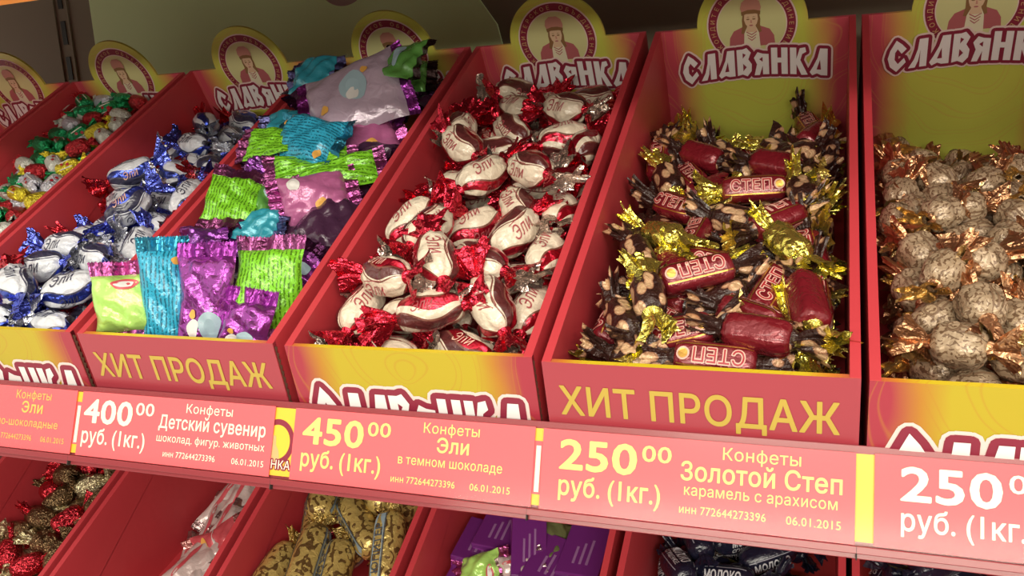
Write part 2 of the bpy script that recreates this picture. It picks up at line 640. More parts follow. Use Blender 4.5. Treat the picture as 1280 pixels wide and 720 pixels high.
Vt2, Ft2 = stroke(Lp, .0010)
ox = .4 - Vt[:, 0].max()
mb.mesh([rail_pt(ox + a, .0455 - b, -.0017) for a, b in Vt2], Ft2, 2)
mb.mesh([rail_pt(ox + a, .0455 - b, -.0015) for a, b in Vt], Ft, 5)
mb.build('strip_print', [M['tagpink'], M['tag_cream'], M['logo_maroon'], M['insert'], M['ring_ochre'], M['tag_cream']], SH)


def price_tag(x0, x1, drop, label, ink, price, name_lines, n0):
    """coral card standing in the rail, with its printed lines"""
    t = empty('price_tag', TILT @ Matrix.Translation(rail_pt((x0 + x1) / 2, .026, n0)))
    tag(t, label, 'price tag', 'coral price tags along the rail')
    inv = Vector(rail_pt((x0 + x1) / 2, .026, n0))

    def P(x, w, n): return tuple(Vector(rail_pt(x, w, n)) - inv)
    mb = MB()
    V = [P(x, w, n) for n in (n0, n0 + .0005) for x, w in ((x0, drop), (x1, drop), (x1, drop + .0518), (x0, drop + .0518))]
    mb.mesh(V, [(0, 3, 2, 1), (4, 5, 6, 7), (0, 1, 5, 4), (1, 2, 6, 5), (2, 3, 7, 6), (3, 0, 4, 7)])
    mb.build('card', M['tagpink'], t)

    def line(mb, s, x, w, h, width=None, anchor='l', bold=0.0):
        V, F, _ = text2d(s, h, width, bold=bold)
        wd = V[:, 0].max()
        x -= {'l': 0, 'c': wd / 2, 'r': wd}[anchor]
        mb.mesh([P(x0 + x + a, drop + w - b, n0 + .0008) for a, b in V], F)
    if price:
        mb = MB()
        a, b, c = price
        line(mb, a, c, .0245, .0185, .051, bold=.022)
        line(mb, b, c + .054, .0155, .0098, .0185, bold=.01)
        line(mb, 'руб. (1кг.)', c + .0005, .0412, .0118, .066, bold=.014)
        mb.build('price_print', M[ink], t)
    mb = MB()
    for s, x, w, h, wd, bd in name_lines:
        line(mb, s, x, w, h, wd, 'c', bd)
    mb.build('name_print', M[ink if ink != 'mix' else 'tag_orange'], t)
    return t


price_tag(-.006, .1868, 0, 'price tag with orange lettering, leftmost on the rail, cut by the photo edge', 'tag_orange', None,
          [('Конфеты', .145, .010, .0068, .040, 0), ('Эли', .145, .0215, .009, .024, .014), ('молочно-шоколадные', .127, .033, .0062, .098, 0), ('инн 772644273396', .125, .0445, .0045, .047, 0), ('06.01.2015', .172, .0445, .0045, .026, 0)], -.0012)
price_tag(.1930, .3830, 0, 'price tag reading 400.00 in cream letters, under the tray of animal packs', 'tag_cream', ('400', '00', .004),
          [('Конфеты', .130, .0105, .0068, .044, 0), ('Детский сувенир', .133, .0235, .0098, .101, .012), ('шоколад. фигур. животных', .133, .034, .0056, .102, 0), ('инн 772644273396', .115, .0455, .0046, .050, 0), ('06.01.2015', .170, .0455, .0046, .029, 0)], -.0012)
price_tag(.4010, .5885, 0, 'price tag reading 450.00 in yellow letters, under the tray of red and cream sweets', 'tag_yellow', ('450', '00', .008),
          [('Конфеты', .127, .010, .0068, .042, 0), ('Эли', .129, .0225, .0095, .024, .014), ('в темном шоколаде', .127, .0325, .0062, .078, 0), ('инн 772644273396', .108, .0455, .0046, .049, 0), ('06.01.2015', .158, .0455, .0046, .029, 0)], -.0012)
price_tag(.5945, .7850, .0004, 'price tag reading 250.00 in yellow letters, under the tray of peanut sweets', 'tag_yellow', ('250', '00', .012),
          [('Конфеты', .138, .0105, .0072, .045, 0), ('Золотой Степ', .137, .0245, .0108, .093, .014), ('карамель с арахисом', .137, .0335, .0064, .088, 0), ('инн 772644273396', .116, .0445, .0048, .051, 0), ('06.01.2015', .168, .0445, .0048, .030, 0)], -.0004)
price_tag(.7950, .9830, .0, 'price tag reading 250.00 in cream letters, rightmost, under the copper sweets', 'tag_cream', ('250', '00', .0135),
          [('Конфеты', .137, .0105, .0068, .045, 0), ('карамель', .137, .0335, .0062, .06, 0)], -.0012)


# ---------------------------------------------------------------- display trays
FX = math.tan(R(16.5))                                          # the front board leans out at the top
FB = -.083                                                      # foot of the front board


def front_pt(x, s, lift=0.0):
    """s metres down the printed face of the front board"""
    c, q = math.cos(R(16.5)), math.sin(R(16.5))
    return (x, -s * q - lift * c, -s * c + lift * q)


def make_tray(style):
    t = empty('display_tray', Matrix.Identity(4))
    fl = lambda d: floor_n(d) + .0020
    out = [(.0005, 0), (LEN, 0), (LEN, fl(LEN)), (-.024 + .0005, fl(-.024)), (-.024 + .0005, FB)]
    for s, (xa, xb) in enumerate(((0, T), (W - T, W))):
        mb = MB()
        mb.prism(out, lambda d, n: (xa, d, n), lambda d, n: (xb, d, n))
        o = mb.build('side_panel', M['card'], t, bevel=.0016)
        # cut edge of the corrugated board at the front corner
        mb = MB()
        xo = xa - .0002 if s == 0 else xb + .0002
        rows = []
        for k in range(30):
            w = .0022 + (.0011 if k % 2 else -.0011)
            z = .004 + k * .0026
            a, b = front_pt(0, z)[1:], front_pt(0, z)[1:]
            rows.append([(xo, a[0] + .0012, a[1]), (xo, a[0] + .0012 + w, a[1])])
        mb.grid(rows, closed=False)
        mb.build('corrugated_edge', M['kraft'], o)
    mb = MB()
    mb.prism([(T, 0), (W - T, 0), (W - T, 1), (T, 1)], lambda x, v: (x, v * (LEN + .024) - .024, fl(v * (LEN + .024) - .024)), lambda x, v: (x, v * (LEN + .024) - .024, fl(v * (LEN + .024) - .024) + .003))
    mb.build('bottom_panel', M['card'], t)
    # front board: printed face and folded top edge
    mb = MB()
    S0, S1 = 0.0, .0855
    P = [(0, S0), (W, S0), (W, S1), (0, S1)]
    mb.mesh([front_pt(x, s, 0) for x, s in P] + [(front_pt(x, s, -.0042)) for x, s in P], [(0, 1, 2, 3)], 0)
    mb.mesh([front_pt(x, s, 0) for x, s in P] + [(front_pt(x, s, -.0042)) for x, s in P], [(0, 4, 5, 1), (0, 3, 7, 4), (1, 5, 6, 2)], 1)
    mb.mesh([front_pt(x, s, 0) for x, s in P] + [(front_pt(x, s, -.0042)) for x, s in P], [(3, 2, 6, 7), (4, 7, 6, 5)], 2)
    fp = mb.build('front_panel', [M['front_print'] if style == 'logo' else M['card_front'], M['edge_yellow'], M['card']], t)
    mb = MB()
    if style == 'logo':
        lp = slavic('СЛАВЯНКА', .162, .045)
        letter_layers(mb, lp, lambda x, y, l: front_pt(.014 + x, .0795 - y, l), .0048, .0072, (0, 1, 2))
        mb.build('brand_lettering', [M['logo_pale'], M['logo_maroon'], M['logo_white']], fp)
    else:
        V, F, _ = text2d('ХИТ ПРОДАЖ', .0205, .170, bold=.016)
        mb.mesh([front_pt(.0095 + a, .0385 - b, .0004) for a, b in V], F)
        mb.build('bestseller_lettering', M['hit_yellow'], fp)
        mb = MB()
        lp = slavic('СЛАВЯНКА', .130, .020)
        letter_layers(mb, lp, lambda x, y, l: front_pt(.05 + x, .0815 - y, l), .0018, .0028, (0, 1, 2))
        mb.build('brand_lettering', [M['logo_pale'], M['logo_maroon'], M['logo_white']], fp)
    # back board with its round header
    mb = MB()
    ar = .0525
    a0 = math.asin(0.0)
    arch = [(W / 2 + ar * math.cos(a), ar * .99 * math.sin(a)) for a in np.linspace(0, math.pi, 40)]
    OUT = [(0, fl(LEN)), (W, fl(LEN)), (W, 0)] + arch + [(0, 0)]
    mb.prism(OUT, lambda x, n: (x, LEN, n), lambda x, n: (x, LEN + .003, n))
    bp = mb.build('back_panel', M['back_print'], t)
    disc = lambda r, y, k=1.0: [(W / 2 + r * math.cos(a), LEN - y, r * k * math.sin(a)) for a in np.linspace(0, 2 * math.pi, 56, endpoint=False)]
    mb = MB()
    mb.poly(disc(.0430, .0003), 0)
    mb.poly(disc(.0415, .0005), 1)
    mb.poly(disc(.0335, .0007), 0)
    mb.poly(disc(.0325, .0009), 2)
    em = lambda pts, y, mt: mb.poly([(W / 2 + a * .001, LEN - y, b * .001) for a, b in pts], mt)
    ell = lambda cx, cy, rx, ry: [(cx + rx * math.cos(a), cy + ry * math.sin(a)) for a in np.linspace(0, 2 * math.pi, 20, endpoint=False)]
    em([(-22, -22), (22, -22), (21, -12), (17, -5), (8, -1), (-8, -1), (-17, -5), (-21, -12)], .0011, 3)    # shoulders
    em([(-8, -24), (8, -24), (7, -8), (4, -1), (-4, -1), (-7, -8)], .0013, 7)                               # blouse
    em([(-7.5, 13), (7.5, 13), (8.6, 6), (8.2, 0), (9.6, -7), (5, -9), (-5, -9), (-10, -8), (-8.6, 0), (-8.8, 6)], .0012, 5)   # hair
    em([(-3.5, 2), (3.5, 2), (5.5, -7), (-5.5, -7)], .0014, 4)                                              # neck
    em([(-6.2, 12), (6, 12), (6.5, 6), (5.2, 1.5), (2.2, -2.2), (-.2, -3), (-2.6, -2.2), (-5.4, 1.5), (-6.7, 6)], .0015, 4)   # face
    em([(-8, 12), (-3, 14), (3, 14), (8, 12), (9.6, 18), (8.2, 24), (4, 27.5), (-4, 27.5), (-8.6, 24), (-10, 18)], .0016, 6)  # tall hat
    em([(-8.8, 10.6), (-3, 12.6), (3, 12.6), (8.6, 10.6), (9, 14.4), (3, 16.2), (-3, 16.2), (-9.2, 14.4)], .0017, 5)          # brim
    for ex in (-3, 2.6):
        em(ell(ex, 6.6, 1.6, .75), .0017, 5)
        em([(ex - 2, 8.4), (ex, 9.3), (ex + 2, 8.4), (ex, 8.7)], .0017, 5)
    em([(-.7, 6), (.4, 6), (.9, 2.6), (-.9, 2.6)], .0017, 6)
    em(ell(-.2, .2, 1.9, .75), .0017, 3)
    for k in range(3):                                                                                      # beads
        em([(-5 + k * .6, -6 - 3 * k), (0, -9 - 3 * k), (5 - k * .6, -6 - 3 * k), (5 - k * .6, -7 - 3 * k), (0, -10.2 - 3 * k), (-5 + k * .6, -7 - 3 * k)], .0016, 3)
    txt = 'КОНДИТЕРСКОЕ ОБЪЕДИНЕНИЕ'
    for k, ch in enumerate(txt):
        if ch == ' ': continue
        a = R(214 - k * 248 / (len(txt) - 1))
        V, F = glyph(ch)[0], glyph(ch)[1]
        wch = V[:, 0].max()
        pts = []
        for u, v in V:
            lx, ly = (u - wch / 2) * .0064, .0353 + v * .0060
            pts.append((W / 2 + math.cos(a) * ly + math.sin(a) * lx, LEN - .0008, math.sin(a) * ly - math.cos(a) * lx))
        mb.mesh(pts, F, 8)
    mb.build('header_emblem', [M['logo_pale'], M['logo_maroon'], M['disc_pale'], M['dress'], M['skin'], M['hair'], M['hat'], M['blouse'], M['ring_ochre']], bp)
    mb = MB()
    lp = slavic('СЛАВЯНКА', .141, .0300)
    letter_layers(mb, lp, lambda x, y, l: (.0245 + x, LEN - .0018 - l, -.0568 + y + .006 * math.sin(math.pi * x / .14) - .002), .0032, .0050, (0, 1, 2))
    mb.build('brand_lettering', [M['logo_pale'], M['logo_maroon'], M['logo_white']], bp)
    return t


ADJ = {-1: (-.00054, -.00088, .00189), 0: (-.00045, .00175, .00276), 1: (-.00056, .00144, .00026), 2: (.00229, .00099, .00821), 3: (.00159, -.00123, .00251), 4: (-.00233, -.00207, .00079)}


def tray_matrix(i, low):
    dx, dd, yw = ADJ.get(i, (0, 0, 0))
    return Matrix.Translation((0, 0, -DROP * low)) @ TILT @ Matrix.Translation((i * PITCH + dx + W / 2, dd, 0)) @ Matrix.Rotation(yw, 4, 'Z') @ Matrix.Translation((-W / 2, 0, 0))


def copy_tree(o, parent=None):
    c = o.copy()
    COL.objects.link(c)
    if parent:
        c.parent = parent
    for ch in o.children:
        copy_tree(ch, c)
    return c


protos = {s: make_tray(s) for s in ('logo', 'hit')}
used = set()
TRAYS = [(-2, 0, 'logo', 'red display tray at the far left, only its round header showing'),
         (-1, 0, 'hit', 'red display tray of green, white and red foil sweets, upper left'),
         (0, 0, 'logo', 'red display tray of blue, white and dark sweets, brand name mostly cut at left'),
         (1, 0, 'hit', 'red display tray of flat green, blue and purple packs above the 400.00 tag'),
         (2, 0, 'logo', 'red display tray of red and cream sweets, yellow front above the 450.00 tag'),
         (3, 0, 'hit', 'red display tray of peanut and gold foil sweets with large yellow bestseller lettering'),
         (4, 0, 'logo', 'red display tray of copper and beige sweets at the right edge'),
         (-1, 1, 'hit', 'shaded lower tray of dark gold and red foil sweets, bottom left corner'),
         (0, 1, 'logo', 'shaded lower tray nearly empty, a few white and red pouches inside'),
         (1, 1, 'hit', 'shaded lower tray of long gold sweets with grey bands'),
         (2, 1, 'logo', 'shaded lower tray of purple chocolate boxes'),
         (3, 1, 'hit', 'shaded lower tray of navy sweets with white lettering'),
         (4, 1, 'logo', 'dark lower tray in the bottom right corner under the shelf')]
for i, low, style, label in TRAYS:
    o = protos[style] if style not in used else copy_tree(protos[style])
    used.add(style)
    o.matrix_world = tray_matrix(i, low)
    tag(o, label, 'display tray', 'red cardboard display trays')

# where each sweet lies in its tray: kind, x, depth, height in mm, then heading, pitch, roll in degrees, and 1 for the top layer
HEAPS = {
 'Z': '''sml4 58 444 -23 348 0 3 1;sml0 92 443 -22 345 0 26 1;sml1 123 435 -23 337 -4 126 1;sml3 118 402 -23 345 -7 23 1;sml1 18 420 -24 93 -3 27 1;sml1 74 400 -24 351 3 132 1;sml2 106 367 -24 34 10 18 1;sml3 130 353 -23 330 -1 10 1;sml0 38 370 -27 343 -2 183 1;sml0 80 364 -23 55 7 70 1;sml0 37 328 -37 331 1 18 1;sml0 40 341 -23 341 -2 -11 1;sml0 66 344 -27 321 3 0 1;sml1 104 332 -24 29 8 175 1;sml1 66 293 -31 4 -1 28 1;sml2 128 286 -24 37 2 35 1;sml3 92 300 -27 322 -11 -10 1;sml4 89 263 -29 333 -4 33 1;sml2 75 249 -33 340 -4 12 1;sml4 127 257 -27 97 2 44 1;sml1 117 203 -30 127 -13 175 1;sml0 91 205 -32 326 8 4 1;sml3 37 266 -41 337 8 28 1;sml4 23 309 -45 73 6 115 1;sml2 129 227 -28 46 -11 15 1;sml0 39 286 -40 347 3 -158 1;sml0 49 414 -21 6 2 -81 1;sml0 84 421 -22 29 4 55 1;sml0 34 435 -18 323 -12 9 1;sml0 64 317 -28 98 1 15 1;sml3 38 305 -29 337 -2 7 1;sml4 54 383 -21 336 -5 2 1;sml3 134 171 -27 347 10 15 1;sml3 132 378 -23 326 -5 -3 1;sml1 94 78 -41 134 4 49 0;sml0 121 78 -41 154 2 151 0;sml1 81 104 -41 151 11 16 0;sml1 113 101 -42 185 -23 -69 0;sml0 68 129 -44 323 -11 -91 0;sml3 100 126 -42 148 -7 46 0;sml3 42 149 -51 77 -8 198 0;sml4 81 154 -44 214 -2 140 0;sml3 107 153 -44 226 1 106 0;sml1 33 177 -55 316 -5 -124 0;sml3 66 171 -50 7 0 189 0;sml3 99 176 -42 14 -16 -82 0;sml0 47 203 -53 307 -13 31 0;sml3 73 196 -50 225 10 -25 0;sml1 37 248 -54 29 1 -96 0;sml0 20 277 -55 262 -5 -142 0;sml3 93 271 -48 193 14 -53 0;sml2 57 295 -52 280 1 -131 0;sml0 87 294 -44 273 17 26 0;sml0 100 314 -39 161 0 -102 0;sml4 76 335 -47 181 17 -59 0;sml0 103 339 -43 66 3 35 0;sml4 131 341 -40 186 0 108 0;sml2 96 367 -44 85 -13 207 0;sml0 111 392 -40 253 2 -153 0;sml1 102 413 -36 30 12 68 0;sml4 23 427 -42 255 -11 78 0;sml0 112 435 -41 143 7 19 0''',
 'A': '''elb 62 188 -40 355 14 49 1;elb 63 159 -29 352 6 144 1;elb 63 96 -15 13 5 46 1;elb 62 61 -30 347 10 44 1;elb 63 28 -20 356 6 7 1;elb 100 75 -27 96 -1 37 1;elb 81 54 1 321 -2 -17 1;elb 127 28 -26 353 5 -15 1;elb 37 98 -43 72 -14 47 1;elb 144 138 -25 109 7 22 1;elb 63 130 -17 0 9 33 1;elb 55 253 -13 41 3 157 1;elb 82 424 -57 338 2 77 1;elb 43 311 -42 79 -4 -92 1;elb 51 391 -38 312 10 -89 1;elb 80 390 -59 327 10 6 1;elb 77 356 -73 119 -18 101 1;elb 132 283 -31 106 -24 -108 1;elb 89 309 -45 321 4 124 1;elb 73 276 -58 310 -21 -26 1;elb 41 257 -43 114 8 38 1;elb 89 241 -48 8 -6 29 1;elb 95 270 -28 327 5 -32 1;elb 102 187 -11 47 18 113 1;elb 129 183 -36 338 5 -3 1;elb 65 217 -27 346 16 24 1;elb 62 350 -41 345 7 22 1;elb 42 400 -85 65 15 18 1;elb 114 113 -18 343 9 41 1;elb 133 61 -10 35 0 7 1;elb 151 217 -24 94 2 7 1;elb 84 69 -57 200 -7 -13 0;elb 129 53 -46 337 -1 -153 0;elb 67 96 -67 21 -6 168 0;elb 104 105 -53 311 11 145 0;elb 139 90 -42 49 -2 -81 0;elb 104 149 -43 67 -1 -14 0;elb 95 202 -53 279 -4 -193 0;elb 136 239 -47 223 3 -72 0;elb 125 271 -58 183 8 -193 0;elb 110 338 -64 251 0 -190 0;elb 126 376 -73 128 16 123 0;elb 132 123 -51 177 32 -24 0''',
 'C': '''eli 63 30 -34 347 6 141 1;eli 65 93 -14 350 11 17 1;eli 135 70 -47 260 10 -31 1;eli 162 76 -32 86 -1 3 1;eli 45 148 -3 58 16 -13 1;eli 129 110 -36 34 0 21 1;eli 97 123 -26 38 3 31 1;eli 27 115 -31 92 -3 10 1;eli 57 71 -41 47 7 -4 1;eli 97 80 15 301 -6 -14 1;eli 99 81 -43 303 10 -10 1;eli 136 140 -8 68 2 45 1;eli 92 160 -20 51 1 -8 1;eli 143 55 -7 306 -16 18 1;eli 125 31 -31 343 -6 90 1;eli 62 251 -60 17 3 25 1;eli 62 227 -20 17 -7 159 1;eli 124 188 -20 303 1 21 1;eli 53 185 -22 315 0 148 1;eli 54 259 1 318 -5 44 1;eli 139 199 -49 63 5 27 1;eli 161 183 -22 96 -16 0 1;eli 128 232 -26 17 3 -125 1;eli 162 248 -50 87 -7 19 1;eli 31 306 -11 98 -6 51 1;eli 41 333 -47 293 -1 71 1;eli 63 295 -32 6 9 -140 1;eli 113 329 -47 295 0 89 1;eli 76 266 -30 12 -4 105 1;eli 126 372 -48 289 13 -13 1;eli 131 420 -52 29 -4 70 1;eli 68 372 -31 333 7 10 1;eli 26 385 -45 90 -13 -40 1;eli 54 414 -33 48 -29 -107 1;eli 129 345 -17 335 9 43 1;eli 159 354 -44 82 0 -45 1;eli 135 305 -26 39 -9 -13 1;eli 134 269 -42 53 -4 -47 1;eli 74 332 -31 318 -7 -142 1;eli 162 276 -19 86 -15 -60 1;eli 89 401 -48 86 -8 17 1;eli 93 234 -47 58 10 7 1;eli 121 99 -5 338 1 51 1;eli 78 59 -18 29 -2 46 1;eli 30 62 -21 83 2 22 1;eli 60 68 9 339 16 91 1;eli 102 41 -1 17 3 -59 1;eli 163 129 -23 91 -11 -7 1;eli 88 210 -1 58 -3 21 1;eli 134 212 4 323 10 62 1;eli 49 209 -49 307 -7 6 1;eli 71 126 7 77 -5 33 1;eli 83 351 -62 77 -8 33 1;eli 86 52 -50 100 4 -60 0;eli 157 69 -68 259 8 38 0;eli 102 140 -51 13 -7 102 0;eli 145 148 -52 119 18 117 0''',
 'D': '''stp 71 67 -32 340 -17 -2 1;gld 59 64 0 287 2 -12 1;stp 106 22 -15 179 4 -23 1;stp 138 79 -39 249 9 -40 1;stp 86 96 -8 207 4 56 1;stp 134 95 -22 71 -1 17 1;pea 64 47 -35 344 8 -115 1;pea 42 57 -17 301 13 -19 1;pea 40 125 -18 296 2 24 1;pea 60 92 -30 339 7 39 1;stp 95 137 -34 354 -11 41 1;gld 92 113 -25 46 11 -2 1;pea 101 84 -23 35 6 53 1;gld 107 43 -31 26 4 -118 1;gld 153 55 -26 291 -6 1 1;stp 159 71 -8 280 5 -36 1;pea 129 26 -36 10 -8 -141 1;pea 131 36 -4 348 2 17 1;pea 54 214 -38 326 8 31 1;pea 45 189 -45 307 13 75 1;pea 60 128 -29 317 14 14 1;pea 38 135 -49 293 8 -21 1;gld 91 211 -43 320 7 57 1;stp 76 177 -37 80 -6 -19 1;stp 113 231 -33 8 -3 38 1;gld 152 214 -26 288 12 -10 1;pea 107 182 -28 340 1 10 1;pea 135 169 -17 39 -4 190 1;gld 144 135 -12 306 1 27 1;stp 76 244 -43 57 -16 -66 1;pea 57 272 -51 298 12 12 1;gld 39 262 -44 295 -3 -18 1;pea 151 250 -49 65 -5 -105 1;pea 134 178 -45 315 5 13 1;pea 159 142 -29 282 -5 25 1;pea 128 152 -40 343 -5 47 1;pea 124 119 -34 49 -9 34 1;gld 26 405 -96 87 -7 8 1;stp 53 370 -74 92 -33 124 1;stp 24 306 -52 93 5 -15 1;gld 42 332 -55 296 7 155 1;pea 64 296 -43 326 4 25 1;pea 58 404 -126 281 -1 -10 1;gld 126 319 -56 312 10 0 1;gld 128 407 -114 72 12 -13 1;gld 156 407 -110 286 17 -4 1;stp 155 360 -68 72 -18 22 1;pea 144 292 -44 51 -12 26 1;pea 128 264 -33 334 5 16 1;gld 105 282 -48 62 -6 -32 1;pea 151 406 -87 288 5 10 1;stp 125 257 -53 43 -13 6 1;pea 157 189 -40 286 23 45 1;pea 48 236 -61 49 -3 24 1;stp 27 75 -38 83 -5 -154 1;pea 82 42 -12 10 10 31 1;pea 58 25 -27 348 -15 22 1;pea 124 61 -14 331 5 34 1;pea 162 94 -29 277 -2 -9 1;gld 52 157 -23 325 17 10 1;pea 81 312 -55 301 5 -4 1;stp 130 67 -73 4 19 159 0;stp 127 85 -55 356 -1 -5 0;pea 131 109 -53 194 2 -109 0;pea 134 135 -58 344 24 -14 0;stp 55 165 -64 151 22 68 0;stp 90 183 -52 294 23 -95 0;pea 64 211 -76 145 6 119 0;gld 163 209 -62 274 -9 -59 0;pea 84 232 -59 183 -9 -91 0;stp 130 260 -75 341 11 -71 0;pea 85 304 -75 96 -9 91 0;pea 149 283 -72 118 -14 -113 0;pea 53 317 -74 215 11 -132 0;pea 107 314 -75 96 1 -91 0;pea 140 322 -80 318 -13 -109 0;gld 55 343 -82 210 -1 -55 0;stp 94 343 -80 211 -17 -25 0;stp 45 368 -102 236 8 -180 0;pea 104 361 -91 199 -12 -137 0;pea 153 360 -103 69 3 -125 0;gld 60 409 -108 160 4 -107 0;stp 123 387 -99 198 11 126 0;pea 160 406 -132 100 -13 54 0;gld 145 48 -53 236 1 -57 0;pea 136 97 -70 36 -4 148 0;pea 134 94 -85 146 3 -99 0;pea 133 151 -80 202 -12 92 0;pea 140 197 -104 137 12 -135 0;pea 140 209 -79 316 -7 183 0;pea 137 260 -95 143 -3 3 0''',
 'E': '''cop 98 426 -154 37 -1 42 1;cop 34 418 -122 273 30 1 1;cop 39 414 -150 67 8 -73 1;cop 70 415 -146 271 5 93 1;cop 119 404 -154 281 3 -98 1;cop 133 434 -157 18 -3 57 1;cop 30 296 -68 274 3 114 1;cop 89 396 -124 78 -31 -5 1;cop 57 280 -62 313 2 20 1;cop 92 282 -67 53 -9 28 1;cop 118 307 -73 267 16 -136 1;cop 29 254 -57 75 -1 -12 1;cop 70 221 -47 6 6 -20 1;cop 38 222 -49 287 14 18 1;cop 75 195 -54 17 2 30 1;cop 103 208 -46 291 10 61 1;cop 124 177 -42 329 15 30 1;cop 23 196 -38 272 16 -117 1;cop 52 196 -32 51 -13 34 1;cop 32 174 -57 290 11 22 1;cop 103 246 -57 299 35 21 1;cop 56 247 -58 276 14 -9 1;cop 44 146 -49 39 -9 26 1;cop 35 139 -22 298 4 8 1;cop 69 117 -12 57 -19 -47 1;cop 87 144 -48 273 18 -3 1;cop 111 153 -31 279 9 35 1;cop 44 96 -2 65 -2 4 1;cop 83 66 -15 270 17 -32 1;cop 115 122 -35 34 14 -79 1;cop 114 94 -28 344 -5 2 1;cop 29 79 -43 76 2 4 1;cop 40 48 -40 311 13 7 1;cop 50 117 -46 338 10 63 1;cop 83 112 -39 34 -4 187 1;cop 48 34 -3 343 10 23 1;cop 57 24 -31 16 7 5 1;cop 80 34 -13 335 0 39 1;cop 111 64 -22 44 2 17 1;cop 30 107 -27 287 7 45 1;cop 58 68 -44 332 3 18 1;cop 39 67 -17 53 9 23 1;cop 61 62 1 277 11 -7 1;cop 57 93 -28 45 -3 -5 1;cop 113 28 -19 9 -11 -86 1;cop 64 169 -41 293 8 19 1;cop 53 359 -97 78 -37 -169 1;cop 155 412 -149 295 0 8 1;cop 93 176 -41 69 -7 11 1;cop 67 142 -27 17 1 -1 1;cop 126 47 -38 318 5 -42 0;cop 146 27 -44 35 12 70 0;cop 80 67 -62 262 3 19 0;cop 128 77 -49 295 -20 170 0;cop 150 56 -48 131 -16 3 0;cop 49 93 -62 342 -7 194 0;cop 149 98 -41 227 -9 -6 0;cop 45 119 -73 325 -8 134 0;cop 140 130 -51 186 -2 48 0;cop 40 150 -76 311 -10 -81 0;cop 98 161 -70 1 -1 -78 0;cop 122 152 -56 45 -12 -58 0;cop 151 152 -68 232 4 -138 0;cop 125 179 -69 183 3 -107 0;cop 154 178 -54 304 25 -134 0;cop 26 207 -73 98 1 25 0;cop 89 215 -71 135 12 -160 0;cop 120 209 -67 275 1 -18 0;cop 147 209 -56 220 14 -171 0;cop 149 242 -63 72 -9 135 0;cop 98 263 -88 71 11 87 0;cop 126 266 -81 77 -2 -30 0;cop 154 271 -77 60 17 7 0;cop 48 303 -87 108 -16 -104 0;cop 94 307 -90 58 -4 -77 0;cop 145 303 -84 145 5 118 0;cop 35 333 -94 119 15 -183 0;cop 93 330 -110 151 9 54 0;cop 123 337 -101 341 4 13 0;cop 154 329 -99 82 -11 1 0;cop 53 360 -126 158 -7 -100 0;cop 86 363 -117 251 -11 -126 0;cop 114 356 -123 336 20 136 0;cop 32 387 -129 111 -11 -87 0;cop 61 388 -129 312 1 111 0;cop 112 385 -132 223 -18 144 0;cop 142 386 -135 201 8 -140 0;cop 49 82 -89 350 0 94 0;cop 152 91 -72 125 -13 38 0;cop 50 128 -96 26 9 -63 0;cop 140 124 -79 3 -3 -60 0;cop 32 160 -100 250 -10 -141 0;cop 34 215 -100 295 -7 -159 0;cop 44 268 -123 153 26 7 0;cop 48 293 -111 339 5 149 0;cop 39 322 -121 307 7 130 0;cop 48 373 -152 6 -20 90 0''',
 'L1': '''drk1 69 143 -46 124 0 7 1;drk2 115 243 -42 23 5 46 1;drk1 49 234 -54 335 16 2 1;drk0 85 189 -39 350 -4 172 1;drk1 122 193 -41 65 -7 24 1;drk1 109 132 -44 36 1 34 1;drk0 112 161 -44 358 -1 10 1;drk1 90 270 -45 342 10 28 1;drk2 139 265 -42 321 -1 -20 1;drk0 81 219 -45 43 17 52 1;drk0 50 201 -60 341 17 -27 1;drk0 145 147 -41 97 7 98 1;drk0 53 174 -51 5 2 20 1;drk0 148 222 -41 82 6 43 1;drk0 74 249 -38 355 12 19 1;drk0 53 267 -58 351 -8 -78 1;drk0 42 147 -66 130 14 27 0;drk0 71 134 -72 250 -10 -180 0;drk0 99 152 -66 139 -17 30 0;drk1 138 142 -67 12 8 67 0;drk2 51 172 -76 336 -3 -151 0;drk0 87 183 -74 39 -21 191 0;drk0 118 169 -68 327 5 -125 0;drk0 115 221 -57 22 -14 153 0;drk0 91 245 -65 98 -17 93 0''',
 'L3': '''jup 40 245 -57 111 -2 -22 1;jup 158 202 -25 102 14 22 1;jup 73 179 -28 99 2 130 1;jup 107 169 -34 102 3 0 1;jup 50 267 -32 107 -10 140 1;jup 103 288 -35 303 -1 -2 1;jup 26 166 -47 87 -7 -40 1;jup 148 268 -50 93 8 -25 1;jup 108 233 -37 318 1 -90 1;jup 74 196 -62 43 2 162 1''',
 'L5': '''nvy 53 300 -83 291 22 -8 1;nvy 121 293 -88 29 1 -84 1;nvy 92 312 -92 41 -24 -103 1;nvy 58 290 -108 340 10 152 1;nvy 39 263 -81 303 33 -4 1;nvy 137 331 -101 326 15 51 1;nvy 85 260 -84 356 11 40 1;nvy 42 239 -105 75 7 176 0;nvy 124 246 -90 74 8 -93 0;nvy 26 282 -128 97 -7 -28 0;nvy 134 276 -117 188 26 152 0;nvy 47 336 -123 70 -1 -162 0;nvy 134 342 -131 134 -6 129 0;nvy 90 294 -141 335 -5 -96 0;nvy 77 326 -150 2 -12 187 0;nvy 115 317 -131 330 -14 137 0''',
 'L6': '''nvy 58 302 -111 342 -12 124 1;nvy 76 309 -89 40 -15 -24 1;nvy 102 312 -119 328 6 76 0;nvy 42 329 -139 57 17 -50 0;nvy 114 312 -143 79 0 -119 0''',
}
